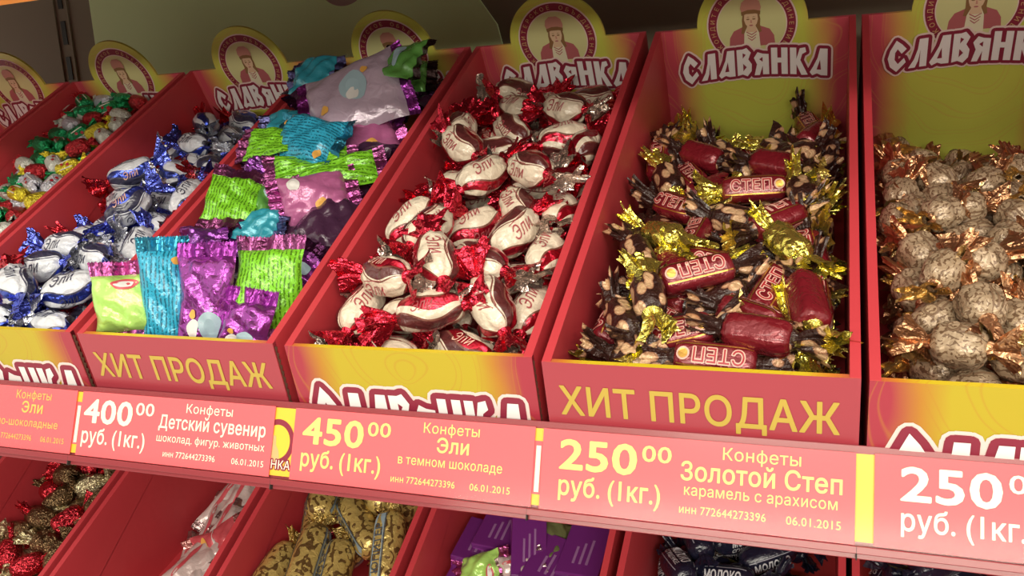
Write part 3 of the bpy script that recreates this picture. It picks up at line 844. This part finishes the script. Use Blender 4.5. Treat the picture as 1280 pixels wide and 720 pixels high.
# the flat packs and boxes: the same, then length, width, thickness in mm
PACKS = {
 'B': '''green 152 60 -1 96 38 16 82 56 18;blue 67 38 4 93 52 25 98 42 20;purple 107 38 1 94 48 18 94 48 20;lime 32 30 7 100 45 13 64 52 24;purple 146 25 -11 84 38 14 58 46 18;green 45 180 2 96 15 17 66 52 10;pink 124 193 -7 31 -5 35 78 50 22;dark 147 173 -18 77 4 16 76 52 16;green 134 226 -4 30 -6 22 90 34 16;green 103 233 1 22 -7 29 88 34 12;blue 87 262 10 350 -1 21 86 60 26;mauve 113 329 19 23 7 29 118 84 26;pink 128 293 -9 38 -4 20 84 66 20;teal 38 381 22 349 8 21 74 46 14;forest 160 359 42 329 12 21 92 46 12;forest 146 386 10 17 -13 18 60 50 14;dark 132 350 8 50 -5 23 84 58 18;green 48 261 12 3 1 9 76 40 12;teal 47 298 8 11 3 16 70 42 14;violet 48 232 5 95 6 4 36 30 10;dark 46 379 5 67 2 24 80 46 16;teal 78 159 -13 0 0 10 60 34 14;violet 33 129 -10 7 0 22 44 34 10;forest 76 191 -8 94 7 17 60 26 10;dark 135 270 -14 344 -11 15 70 50 16;dark 159 376 -10 90 3 -4 70 44 16;purple 123 308 -9 357 -11 17 70 50 16;violet 46 150 -24 334 -1 7 60 46 14;dark 117 157 -29 69 2 23 80 50 16;dark 49 248 -12 338 -1 1 70 40 14;dark 136 216 -27 87 8 13 70 44 14;purple 129 135 -38 86 9 11 60 44 14;dark 63 252 -17 29 3 34 90 60 14;dark 72 144 -37 29 3 24 90 60 14;dark 58 135 -41 351 -1 20 90 60 14;dark 56 102 -44 337 -1 2 80 50 14''',
 'L2': '''white 46 311 -142 83 -2 18 120 52 20;white 72 278 -128 95 -5 17 100 48 18;white 53 257 -133 106 -7 15 130 46 20;white 53 208 -128 114 -14 5 100 44 18;red 81 220 -119 32 14 19 80 66 16;white 73 311 -128 90 -2 26 90 46 16;white 71 199 -118 77 -1 8 90 60 14;white 96 248 -122 97 -6 21 90 50 14''',
 'L4': '''box 35 243 -69 92 -19 12 62 42 30;box 54 261 -68 90 -16 5 60 42 30;box 94 241 -45 103 5 19 72 34 22;olive 115 256 -53 82 -13 15 76 40 16;box 152 242 -56 88 -11 -1 62 42 28;lime 54 205 -45 13 9 14 60 44 16;white 93 212 -42 29 3 18 50 36 12;box 121 225 -54 81 -12 9 60 42 28;box 37 217 -70 85 -10 12 60 42 28''',
}
DROPPED = set()

# ---------------------------------------------------------------- sweets
CREAM, WHITE = (.74, .64, .50), (.66, .68, .74)
F = {}
F['eli'] = wrapper('cream_and_red_wrapper', CREAM, (.20, .07, .05), (.62, .02, .05), (.10, .022, .022))
F['eli_end'] = foil('red_foil_white_edge', (.62, .03, .06), .22, .6, 120, back=(.72, .62, .56))
F['eli_ink'] = mat('wine_script_print', (.36, .07, .08), .4)
F['elb'] = wrapper('white_and_blue_wrapper', WHITE, (.07, .07, .12), (.06, .10, .55), (.035, .035, .07))
F['elb_end'] = foil('blue_foil', (.10, .13, .58), .22, .6, 120, back=(.75, .76, .82))
F['elb_end2'] = foil('red_inner_foil', (.62, .04, .06), .22, .6, 120, back=(.6, .08, .09))
F['elb_ink'] = mat('dark_script_print', (.05, .05, .09), .4)
F['bar'] = mat('dark_red_film', (.20, .012, .02), .25, .25, .5, .35, 120)
F['bar_cream'] = mat('cream_outline_print', (.72, .42, .34), .35)
F['bar_red'] = mat('red_letter_print', (.36, .015, .025), .35)
F['bar_gold'] = foil('gold_line', (.75, .42, .10), .35, 0.1, 100)
F['pea'] = peanuts('peanut_film', back=(.80, .62, .18))
F['pea_body'] = peanuts('peanut_film_body')
F['gold'] = foil('gold_foil', (.80, .70, .15), .2, .6, 110)
F['gold_dark'] = foil('gold_foil_dark_outside', (.80, .70, .15), .2, .6, 110, back=(.06, .03, .02))
F['cop_body'] = printed_paper('beige_printed_wrapper', (.43, .31, .20), (.17, .10, .055), 85, .33, .2, fine=False)
F['cop_end'] = foil('copper_film', (.56, .29, .15), .28, .6, 120, back=(.74, .54, .25))
F['cop_ink'] = mat('brown_stamp_print', (.20, .12, .07), .45)
SM = [((.03, .42, .16), .9), ((.50, .03, .04), .8), ((.80, .68, .05), .7), ((.62, .64, .58), .3), ((.66, .68, .78), .6)]
for k, (c, me_) in enumerate(SM):
    F['sml%d' % k] = mat('small_sweet_foil_%s' % 'green red yellow white silver'.split()[k], c, .3, me_, .1, .7, 230)
F['sml_label'] = mat('pale_picture_label', (.62, .60, .54), .4, bump=.3)
F['drk0'] = foil('dark_bronze_foil', (.22, .14, .07), .28, .8, 200)
F['drk1'] = foil('crimson_foil', (.62, .04, .06), .26, .7, 180)
F['drk2'] = foil('pale_gold_foil', (.66, .58, .36), .28, .8, 200)
F['jup'] = printed_paper('gold_scroll_wrapper', (.60, .44, .14), (.16, .09, .03), 34, .33, .45, fine=False)
F['jup_band'] = mat('grey_blue_band_print', (.26, .34, .40), .4)
F['jup_ink'] = mat('dark_band_letters', (.06, .07, .09), .4)
F['jup_end'] = foil('gold_and_wine_film', (.62, .46, .16), .3, .7, 200, back=(.45, .06, .09))
F['nvy'] = mat('navy_film', (.012, .012, .03), .3, .1, .4, .4, 120)
F['nvy_ink'] = mat('white_block_letters', (.62, .62, .66), .4)
F['nvy_plate'] = mat('grey_label_outline', (.30, .30, .36), .4)


class Shape:
    """surface of a wrapped sweet: along x from -1 to 1, round by an angle from the label at the top"""
    def __init__(s, L, Rad, power, square, flat, crease, seed):
        s.L, s.R, s.p, s.q, s.flat, s.cr, s.seed = L, Rad, power, square, flat, crease, seed

    def at(s, u, th, lift=0.0):
        r = max(1 - abs(u) ** s.p, 0) ** (1 / (2.0 if s.p < 4 else 2.6))
        c, q = math.sin(th), math.cos(th)
        sq = (abs(c) ** s.q + abs(q) ** s.q) ** (-1 / s.q)
        pl = 1 + s.cr * (abs(u) ** 3 * .9 * math.sin(9 * th + s.seed) + .55 * noise.noise((u * 2.2 + s.seed * 3.1, c * 1.4, q * 1.4)))
        rr = (s.R * (.16 + .84 * r)) * sq * pl + lift
        z = rr * q
        return (u * s.L, rr * c, z * (s.flat if z < 0 else 1))

    def body(s, mb, nu=22, nt=28, mt=0):
        rows = []
        for i in range(nu + 1):
            a = -1 + 2 * i / nu
            u = math.sin(a * math.pi / 2) * .5 + a * .5
            rows.append([s.at(u, 2 * math.pi * j / nt) for j in range(nt)])
        mb.grid(rows, True, mt)

    def print(s, mb, V, Fc, u0, th0, mt, lift=.0004, turn=0.0):
        """lay flat lettering on the surface; its centre at u0, th0"""
        c = (V.max(0) + V.min(0)) / 2
        ca, sa = math.cos(turn), math.sin(turn)
        pts = []
        for a, b in V - c:
            a, b = a * ca - b * sa, a * sa + b * ca
            pts.append(s.at(min(max(u0 + a / s.L, -.99), .99), th0 + b / s.R, lift))
        mb.mesh(pts, Fc, mt)


def twist_mesh(seed, sgn, x0, neck, fan, length, k=6, ragged=.16, thick=.42):
    rnd = random.Random(seed)
    ph, ph2, rot, bend = rnd.uniform(0, 6), rnd.uniform(0, 6), rnd.uniform(0, 3.1), rnd.uniform(-.35, .35)
    NR, NC = 7, 40
    mb = MB()
    rows = []
    jit = [rnd.uniform(-ragged, ragged * .4) for _ in range(NC)]
    for i in range(NR):
        t = i / (NR - 1)
        rr = neck * (1.25 - .9 * min(t * 5, 1) * .4) if t < .17 else neck + (fan - neck) * ((t - .17) / .83) ** .85
        row = []
        for j in range(NC):
            th = 2 * math.pi * j / NC
            pl = 1 + .30 * t ** .6 * math.sin(k * th + ph) + .14 * t ** .6 * math.sin((2 * k + 1) * th + ph2)
            y, z = rr * pl * math.cos(th), rr * (1 - (1 - thick) * min(t * 1.6, 1)) * pl * math.sin(th)
            y, z = y * math.cos(rot) - z * math.sin(rot), y * math.sin(rot) + z * math.cos(rot)
            x = x0 + length * t * (1 + (jit[j] if i == NR - 1 else jit[j] * .3 * t))
            row.append((sgn * x, y + bend * .3 * length * t * t, z + bend * length * t * t))
        rows.append(row if sgn < 0 else row[::-1])
    mb.grid(rows, True)
    return mb


def sweet(name, shp, mats, draw, end_mats, neck, fan, tl, seed, ends=(1, 1), k=6):
    mb = MB()
    shp.body(mb)
    if draw: draw(mb, shp)
    o = mb.build(name, mats, None, smooth=(0,))
    for e, sgn in enumerate((1, -1)):
        if not ends[e]: continue
        twist_mesh(seed * 7 + e, sgn, shp.L * .97, neck, fan * ends[e], tl, k).build('twisted_end', end_mats[e], o)
    return o


ELI = text2d('Эли', .0105, .020, shear=.35)
ELI2 = text2d('Эли', .0080, .016, shear=.35)
STEP = text2d('СТЕП', .0085, .031)
STEP_ST = stroke(STEP[2], .0007, 6)
UPI = text2d('ЮПИТЕР', .0085, .050, bold=.01)
MOL = text2d('МОЛОКО', .0085, .036, bold=.03)
SGU = text2d('СГУЩЕННОЕ', .0042, .034, bold=.02)
DISC = (np.array([[.0042 * math.cos(a), .0042 * math.sin(a)] for a in np.linspace(0, 2 * math.pi, 16, endpoint=False)]), [tuple(range(16))])
DISC2 = (DISC[0] * .72, DISC[1])
RECT = lambda w, h, n=10: (np.array([[-w / 2 + w * i / n, s * h / 2] for i in range(n + 1) for s in (-1, 1)]), [(2 * i, 2 * i + 2, 2 * i + 3, 2 * i + 1) for i in range(n)])


def draw_eli(mb, s):
    s.print(mb, ELI[0], ELI[1], .0, -.05, 1, .0007)
    V, Fc = RECT(.019, .0006)
    s.print(mb, V, Fc, .06, .42, 1, .0005)
    s.print(mb, ELI2[0], ELI2[1], .05, 1.55, 2, .0007)
    s.print(mb, ELI2[0], ELI2[1], -.05, -1.5, 1, .0007)
    s.print(mb, ELI[0], ELI[1], 0, 3.1, 1, .0007)


def draw_step(mb, s):
    for th in ((0.05, 2.2, 4.2) if s.seed < 7 else (1.35, 3.6)):
        s.print(mb, STEP_ST[0], STEP_ST[1], -.1, th, 1, .0005)
        s.print(mb, STEP[0], STEP[1], -.1, th, 2, .0007)
        for e in (-.62, .62):
            V, Fc = RECT(.046, .0009)
            s.print(mb, V, Fc, 0, th + e, 3, .0005)
        s.print(mb, DISC[0], DISC[1], .74, th, 1, .0006)
        s.print(mb, DISC2[0], DISC2[1], .74, th, 3, .0008)


def draw_cop(mb, s):
    for th, u in ((.5, .15), (2.6, -.2), (4.6, .1)):
        V, Fc = DISC
        s.print(mb, V, Fc, u - .3, th, 1, .0004)
        s.print(mb, DISC2[0], DISC2[1], u - .3, th, 0, .0007)
        for k in range(3):
            V, Fc = RECT(.013 - .002 * k, .0013, 5)
            s.print(mb, V, Fc, u + .35, th - .3 + .24 * k, 1, .0005)


def draw_sml(mb, s):
    V, Fc = RECT(.015, .011, 6)
    V = np.array([[a, b] for a, b in V])
    s.print(mb, V, Fc, 0, .1, 1, .0005)
    s.print(mb, DISC2[0] * .6, DISC[1], -.2, .2, 2, .0007)
    s.print(mb, DISC2[0] * .6, DISC[1], .25, -.05, 2, .0007)


def draw_jup(mb, s):
    for th in (.75, 3.6):
        V, Fc = RECT(.072, .0125, 18)
        s.print(mb, V, Fc, 0, th, 1, .0004)
        for e in (-.42, .42):
            V, Fc = RECT(.074, .0010, 18)
            s.print(mb, V, Fc, 0, th + e, 2, .0006)
        s.print(mb, UPI[0], UPI[1], 0, th, 2, .0006)


def draw_nvy(mb, s):
    for th in (0.1, 3.2):
        s.print(mb, MOL[0], MOL[1], 0, th + .3, 1, .0008)
        s.print(mb, SGU[0], SGU[1], 0, th - .35, 1, .0008)
        for e in (-.72, .85):
            V, Fc = RECT(.044, .0009, 12)
            s.print(mb, V, Fc, 0, th + e, 2, .0006)


def make_sweet(kind, v):
    sd = v * 1.7 + len(kind)
    k3 = kind[:3]
    if k3 in ('eli', 'elb'):
        s = Shape(.025, .0158, 2.4, 2.1, .85, .24, sd)
        end = F[k3 + '_end']
        e2 = F['elb_end2'] if (k3 == 'elb' and v % 2) else end
        return sweet('egg_candy', s, [F[k3], F[k3 + '_ink'], F['bar_cream']], draw_eli, (end, e2), .0045, .0185, .022, v + 3, k=5)
    if k3 == 'stp':
        s = Shape(.026, .0108, 9, 3.2, 1, .05, sd)
        return sweet('bar_candy', s, [F['bar'], F['bar_cream'], F['bar_red'], F['bar_gold']], draw_step, (F['gold'] if v % 3 != 1 else F['pea'], F['pea'] if v % 3 != 2 else F['gold_dark']), .005, .0145, .022, v + 20, k=6)
    if k3 == 'pea':
        s = Shape(.022, .0115, 5, 2.6, 1, .16, sd)
        return sweet('bar_candy', s, [F['pea_body'] if v % 3 else F['bar'], F['bar_cream'], F['bar_red'], F['bar_gold']], None if v % 3 else draw_step, (F['pea'], F['pea']), .0058, .0170, .0215, v + 40, k=7)
    if k3 == 'gld':
        s = Shape(.019, .0112, 4.5, 2.4, 1, .2, sd)
        return sweet('bar_candy', s, [F['gold'] if v % 2 else F['pea_body']], None, (F['gold'], F['gold_dark']), .0058, .0165, .0215, v + 60, k=7)
    if k3 == 'cop':
        s = Shape(.0150, .0130, 2.6, 2.4, .9, .26, sd)
        return sweet('round_candy', s, [F['cop_body'], F['cop_ink']], draw_cop, (F['cop_end'], F['cop_end']), .0042, .0150, .0175, v + 80, k=5)
    if k3 == 'sml':
        s = Shape(.014, .0098, 4, 2.0, 1, .1, sd)
        c = F[kind]
        return sweet('small_candy', s, [c, F['sml_label'], F['bar_red']], draw_sml if v % 2 else None, (c, F['sml%d' % ((int(kind[3]) * 2 + v) % 5)]), .003, .0085, .012, v + 100, k=5)
    if k3 == 'drk':
        s = Shape(.019, .0128, 3.2, 2.3, .9, .18, sd)
        c = F[kind]
        return sweet('foil_candy', s, [c], None, (c, F['drk%d' % ((int(kind[3]) + 1 + v) % 3)]), .004, .0125, .017, v + 120, k=6)
    if k3 == 'jup':
        s = Shape(.042, .0172, 5, 2.0, 1, .06, sd)
        return sweet('long_candy', s, [F['jup'], F['jup_band'], F['jup_ink']], draw_jup, (F['jup_end'], F['jup_end']), .005, .013, .016, v + 140, k=6)
    s = Shape(.028, .0142, 4, 2.5, .8, .08, sd)
    return sweet('dome_candy', s, [F['nvy'], F['nvy_ink'], F['nvy_plate']], draw_nvy, (F['nvy'], F['nvy']), .0042, .0125, .017, v + 160, k=6)


ORD = 'first second third fourth fifth sixth seventh eighth ninth tenth eleventh twelfth thirteenth fourteenth fifteenth sixteenth'.split()
WHERE = {'Z': ((-1, 0), 'upper left tray'), 'A': ((0, 0), 'blue candy tray'), 'C': ((2, 0), 'tray above 450.00'), 'D': ((3, 0), 'peanut candy tray'), 'E': ((4, 0), 'right edge tray'),
         'L1': ((-1, 1), 'lower left tray'), 'L3': ((1, 1), 'lower gold tray'), 'L5': ((3, 1), 'lower navy tray'), 'L6': ((4, 1), 'lower right tray')}
DESC = {'eli': 'cream-and-red twist candy', 'elb': 'white-and-blue twist candy', 'stp': 'red bar candy', 'pea': 'peanut-print bar candy', 'gld': 'gold-foil bar candy', 'cop': 'copper-ended candy',
        'sml0': 'small green candy', 'sml1': 'small red candy', 'sml2': 'small yellow candy', 'sml3': 'small white candy', 'sml4': 'small silver candy',
        'drk0': 'bronze foil candy', 'drk1': 'crimson foil candy', 'drk2': 'pale gold foil candy', 'jup': 'long gold candy', 'nvy': 'navy candy'}
PROTO, NUSE = {}, {}
NVAR = {'eli': 4, 'elb': 4, 'stp': 4, 'pea': 4, 'gld': 4, 'cop': 4, 'jup': 2, 'nvy': 2}
for tr, (where, place) in WHERE.items():
    rows = [c.split() for c in HEAPS[tr].split(';')]
    base = tray_matrix(*where)
    top = sorted([j for j, c in enumerate(rows) if c[7] == '1'], key=lambda j: int(rows[j][2]))
    per = 6 if len(top) > 20 else 5
    names = {}
    for q in range(0, len(top), per):
        for kx, j in enumerate(sorted(top[q:q + per], key=lambda j: int(rows[j][1]))):
            names[j] = (ORD[kx], ORD[q // per])
    for j, c in enumerate(rows):
        if '%s%d' % (tr, j) in DROPPED: continue
        kind = c[0]
        nv = NVAR.get(kind[:3], 2)
        NUSE[kind] = NUSE.get(kind, -1) + 1
        v = (NUSE[kind] * 5 + NUSE[kind] // nv) % nv
        if (kind, v) not in PROTO:
            o = PROTO[kind, v] = make_sweet(kind, v)
        else:
            src = PROTO[kind, v]
            o = src.copy()
            COL.objects.link(o)
            for ch in src.children:
                c2 = ch.copy()
                COL.objects.link(c2)
                c2.parent = o
        x, y, z, yaw, pit, rol = (float(t_) for t_ in c[1:7])
        o.matrix_world = base @ Matrix.Translation((x / 1000, y / 1000, z / 1000)) @ Matrix.Rotation(R(yaw), 4, 'Z') @ Matrix.Rotation(R(-pit), 4, 'Y') @ Matrix.Rotation(R(rol), 4, 'X')
        if j in names:
            lab = '%s, %s from left in the %s row from front, %s' % (DESC.get(kind) or DESC[kind[:3]], names[j][0], names[j][1], place)
            tag(o, lab, 'candy', 'candies heaped in the ' + place)
        else:
            tag(o, '%s half buried beneath the top candies, %s' % (DESC.get(kind) or DESC[kind[:3]], place), 'candy', 'buried candies in the ' + place)
        o['slot'] = '%s%d' % (tr, j)

# ---------------------------------------------------------------- flat packs, pouches and boxes
PC = {'green': ((.22, .62, .03), (.30, .08, .22)), 'lime': ((.42, .70, .16), (.45, .10, .30)), 'blue': ((.03, .36, .56), (.05, .30, .45)), 'teal': ((.03, .30, .40), (.10, .10, .25)), 'purple': ((.34, .06, .36), (.30, .05, .32)),
      'violet': ((.24, .06, .34), (.34, .10, .42)), 'pink': ((.46, .13, .30), (.36, .08, .26)), 'mauve': ((.46, .36, .46), (.34, .06, .40)), 'dark': ((.055, .02, .05), (.08, .02, .07)), 'forest': ((.10, .30, .06), (.05, .03, .03)),
      'white': ((.62, .50, .48), (.55, .40, .40)), 'red': ((.60, .10, .12), (.6, .3, .28)), 'olive': ((.16, .17, .07), (.10, .12, .10))}
PM = {}
for k, (a, b) in PC.items():
    shiny = k in ('purple', 'violet')
    if k in ('green', 'blue'):
        PM[k] = printed_paper(k + '_printed_film', a, tuple(x * .35 for x in a), 95, .25, .1)
    else:
        PM[k] = mat(k + '_film', a, .24, .75 if shiny else .15, .4, .7 if shiny else .35, 75)
    PM[k + '_end'] = foil(k + '_crimp_film', b, .28, .3, 150)
PM['patch_white'] = mat('white_spot_print', (.66, .64, .62), .4)
PM['patch_red'] = mat('red_oval_print', (.55, .08, .10), .4)
PM['patch_orange'] = mat('orange_spot_print', (.72, .38, .08), .4)
PM['patch_grey'] = mat('blue_grey_spot_print', (.30, .42, .48), .4)
PM['box'] = mat('purple_box_card', (.15, .02, .17), .32, 0, .35, .05)
PM['box_side'] = mat('violet_box_side', (.26, .03, .28), .32, 0, .35)
PM['box_print'] = mat('pale_box_print', (.30, .14, .32), .4)


def pouch(kind, L, Wd, H, seed):
    rnd = random.Random(seed)
    L, Wd, H = L / 1000, Wd / 1000, H / 1000
    body = L - .018
    ph = [rnd.uniform(0, 6) for _ in range(8)]

    def thick(u, v):
        return H / 2 * max(1 - abs(u) ** 2.6, 0) ** .55 * max(1 - abs(v) ** 3.4, 0) ** .6

    def wr(u, v):
        e = abs(v) ** 2
        return .0016 * e * math.sin(13 * u + ph[0] + 2 * v) + .0013 * math.sin(5 * u + 4 * v + ph[1]) + .0011 * math.sin(9 * v - 6 * u + ph[2]) + .0035 * noise.noise((u * 1.7 + seed, v * 1.7, seed * .7))

    def pt(u, v, side, lift=0.0):
        w = Wd / 2 * (1 - .07 * (1 - abs(v) ** 2) * (1 if H > .015 else .4) + .03 * math.sin(5 * v + ph[3]))
        edge = max(1 - abs(u) ** 6, 0)
        return (v * body / 2, u * w, side * (thick(u, v) + lift) + wr(u, v) * (edge if side > 0 else edge * .6) + .004 * math.sin(1.6 * v + ph[4]) * u)
    NU, NV = 18, 24
    mb = MB()
    for side in (1, -1):
        rows = [[pt(-1 + 2 * j / NU, -1 + 2 * i / NV, side) for j in range(NU + 1)] for i in range(NV + 1)]
        mb.grid(rows if side < 0 else [r[::-1] for r in rows], False, 0)
    mats = [PM[kind]]
    if kind in ('lime', 'mauve', 'purple', 'pink', 'red', 'forest', 'blue', 'white'):
        mats += [PM['patch_white'], PM['patch_red'], PM['patch_orange'], PM['patch_grey']]
        spots = {'lime': [(-.2, .62, .42, .2, 2), (-.2, .62, .30, .11, 1)], 'mauve': [(.1, .1, .40, .30, 4), (-.1, .05, .16, .14, 1), (-.3, -.6, .14, .10, 3), (.45, .4, .10, .08, 3)], 'purple': [(-.2, -.45, .36, .3, 4), (.35, -.5, .22, .2, 1), (.4, -.2, .12, .1, 3)], 'pink': [(-.55, .2, .2, .2, 3), (.5, -.5, .25, .2, 1)], 'red': [(0, .1, .8, .05, 1), (.2, -.4, .5, .2, 3)], 'forest': [(0, .1, .5, .2, 4)], 'blue': [(-.6, .8, .18, .08, 3), (.55, -.82, .16, .07, 3)], 'white': [(.55, -.1, .12, .7, 2)]}[kind]
        for n, (u0, v0, ru, rv, mt) in enumerate(spots):
            for side in (1, -1):
                C = pt(u0, v0, side, .0006 + .0002 * n)
                rim = [pt(max(-.97, min(.97, u0 + ru * math.cos(a) * (1 + .15 * math.sin(3 * a + n)))), max(-.97, min(.97, v0 + rv * math.sin(a))), side, .0006 + .0002 * n) for a in np.linspace(0, 2 * math.pi, 20, endpoint=False)]
                mid = [pt(max(-.97, min(.97, u0 + .5 * ru * math.cos(a))), max(-.97, min(.97, v0 + .5 * rv * math.sin(a))), side, .0006 + .0002 * n) for a in np.linspace(0, 2 * math.pi, 20, endpoint=False)]
                mb.grid([rim, mid], True, mt)
                mb.mesh([C] + mid, [(0, i + 1, (i + 1) % 20 + 1) for i in range(20)], mt)
    o = mb.build('candy_pack' if kind not in ('white', 'red') else 'candy_pouch', mats, None, smooth=True)
    for sgn in (1, -1):
        mb = MB()
        rows = []
        for i in range(6):
            t = i / 5
            row = []
            for j in range(41):
                u = -1 + j / 20
                x0, y0, z0 = pt(u * .999, sgn, 1)
                row.append((x0 + sgn * (.011 * t + (.0012 if (j % 2 and i == 5) else 0)), y0 * (1 + .03 * t), z0 + .0009 * math.sin(i * 3.1) + .003 * t * math.sin(4 * u + ph[5] + sgn) + .004 * t * rnd.uniform(-.1, .1)))
            rows.append(row if sgn < 0 else row[::-1])
        mb.grid(rows, False)
        mb.build('crimped_end', PM[kind + '_end'], o)
    return o


def choc_box(L, Wd, H):
    L, Wd, H = L / 1000, Wd / 1000, H / 1000
    mb = MB()
    mb.box((-L / 2, -Wd / 2, -H / 2), (L / 2, Wd / 2, H / 2 - .003))
    o = mb.build('chocolate_box', [PM['box_side']], None, bevel=.0014)
    mb = MB()
    mb.box((-L / 2 - .0006, -Wd / 2 - .0006, H / 2 - .006), (L / 2 + .0006, Wd / 2 + .0006, H / 2))
    lid = mb.build('lid', [PM['box']], o, bevel=.0012)
    mb = MB()
    for k in range(3):
        mb.box((-L * .3, -Wd * .2 + k * Wd * .16, H / 2), (L * (.2 - .08 * k), -Wd * .2 + k * Wd * .16 + Wd * .06, H / 2 + .0003))
    mb.build('lid_print', [PM['box_print']], lid)
    return o


PW = {'B': ((1, 0), 'tray above 400.00'), 'L2': ((0, 1), 'nearly empty lower tray'), 'L4': ((2, 1), 'lower purple box tray')}
PD = {'green': 'flat green chocolate pack', 'lime': 'light green pack with red oval', 'blue': 'bright blue chocolate pack', 'teal': 'small teal pack', 'purple': 'crumpled purple foil pack', 'violet': 'small violet pack', 'pink': 'plump pink pack', 'mauve': 'large greyish mauve pack', 'dark': 'dark purple pack',
      'forest': 'dark green pack', 'white': 'white pouch', 'red': 'red pouch with white stripe', 'olive': 'dull olive pack', 'box': 'purple chocolate box'}
for tr, (where, place) in PW.items():
    rows = [c.split() for c in PACKS[tr].split(';')]
    base = tray_matrix(*where)
    order = sorted(range(len(rows)), key=lambda j: int(rows[j][2]))
    cnt = {}
    tot = {}
    for j in order: tot[rows[j][0]] = tot.get(rows[j][0], 0) + 1
    for j in order:
        c = rows[j]
        kind = c[0]
        cnt[kind] = cnt.get(kind, 0) + 1
        if '%s%d' % (tr, j) in DROPPED: continue
        x, y, z, yaw, pit, rol, L, Wd, H = (float(t_) for t_ in c[1:])
        o = choc_box(L, Wd, H) if kind == 'box' else pouch(kind, L, Wd, H, j + 1)
        o.matrix_world = base @ Matrix.Translation((x / 1000, y / 1000, z / 1000)) @ Matrix.Rotation(R(yaw), 4, 'Z') @ Matrix.Rotation(R(-pit), 4, 'Y') @ Matrix.Rotation(R(rol), 4, 'X')
        lab = PD[kind] + (', %s such from front, %s' % (ORD[cnt[kind] - 1], place) if tot[kind] > 1 else ', alone of its colour, ' + place)
        tag(o, lab, 'box' if kind == 'box' else 'candy pack', 'packs lying in the ' + place)
        o['slot'] = '%s%d' % (tr, j)
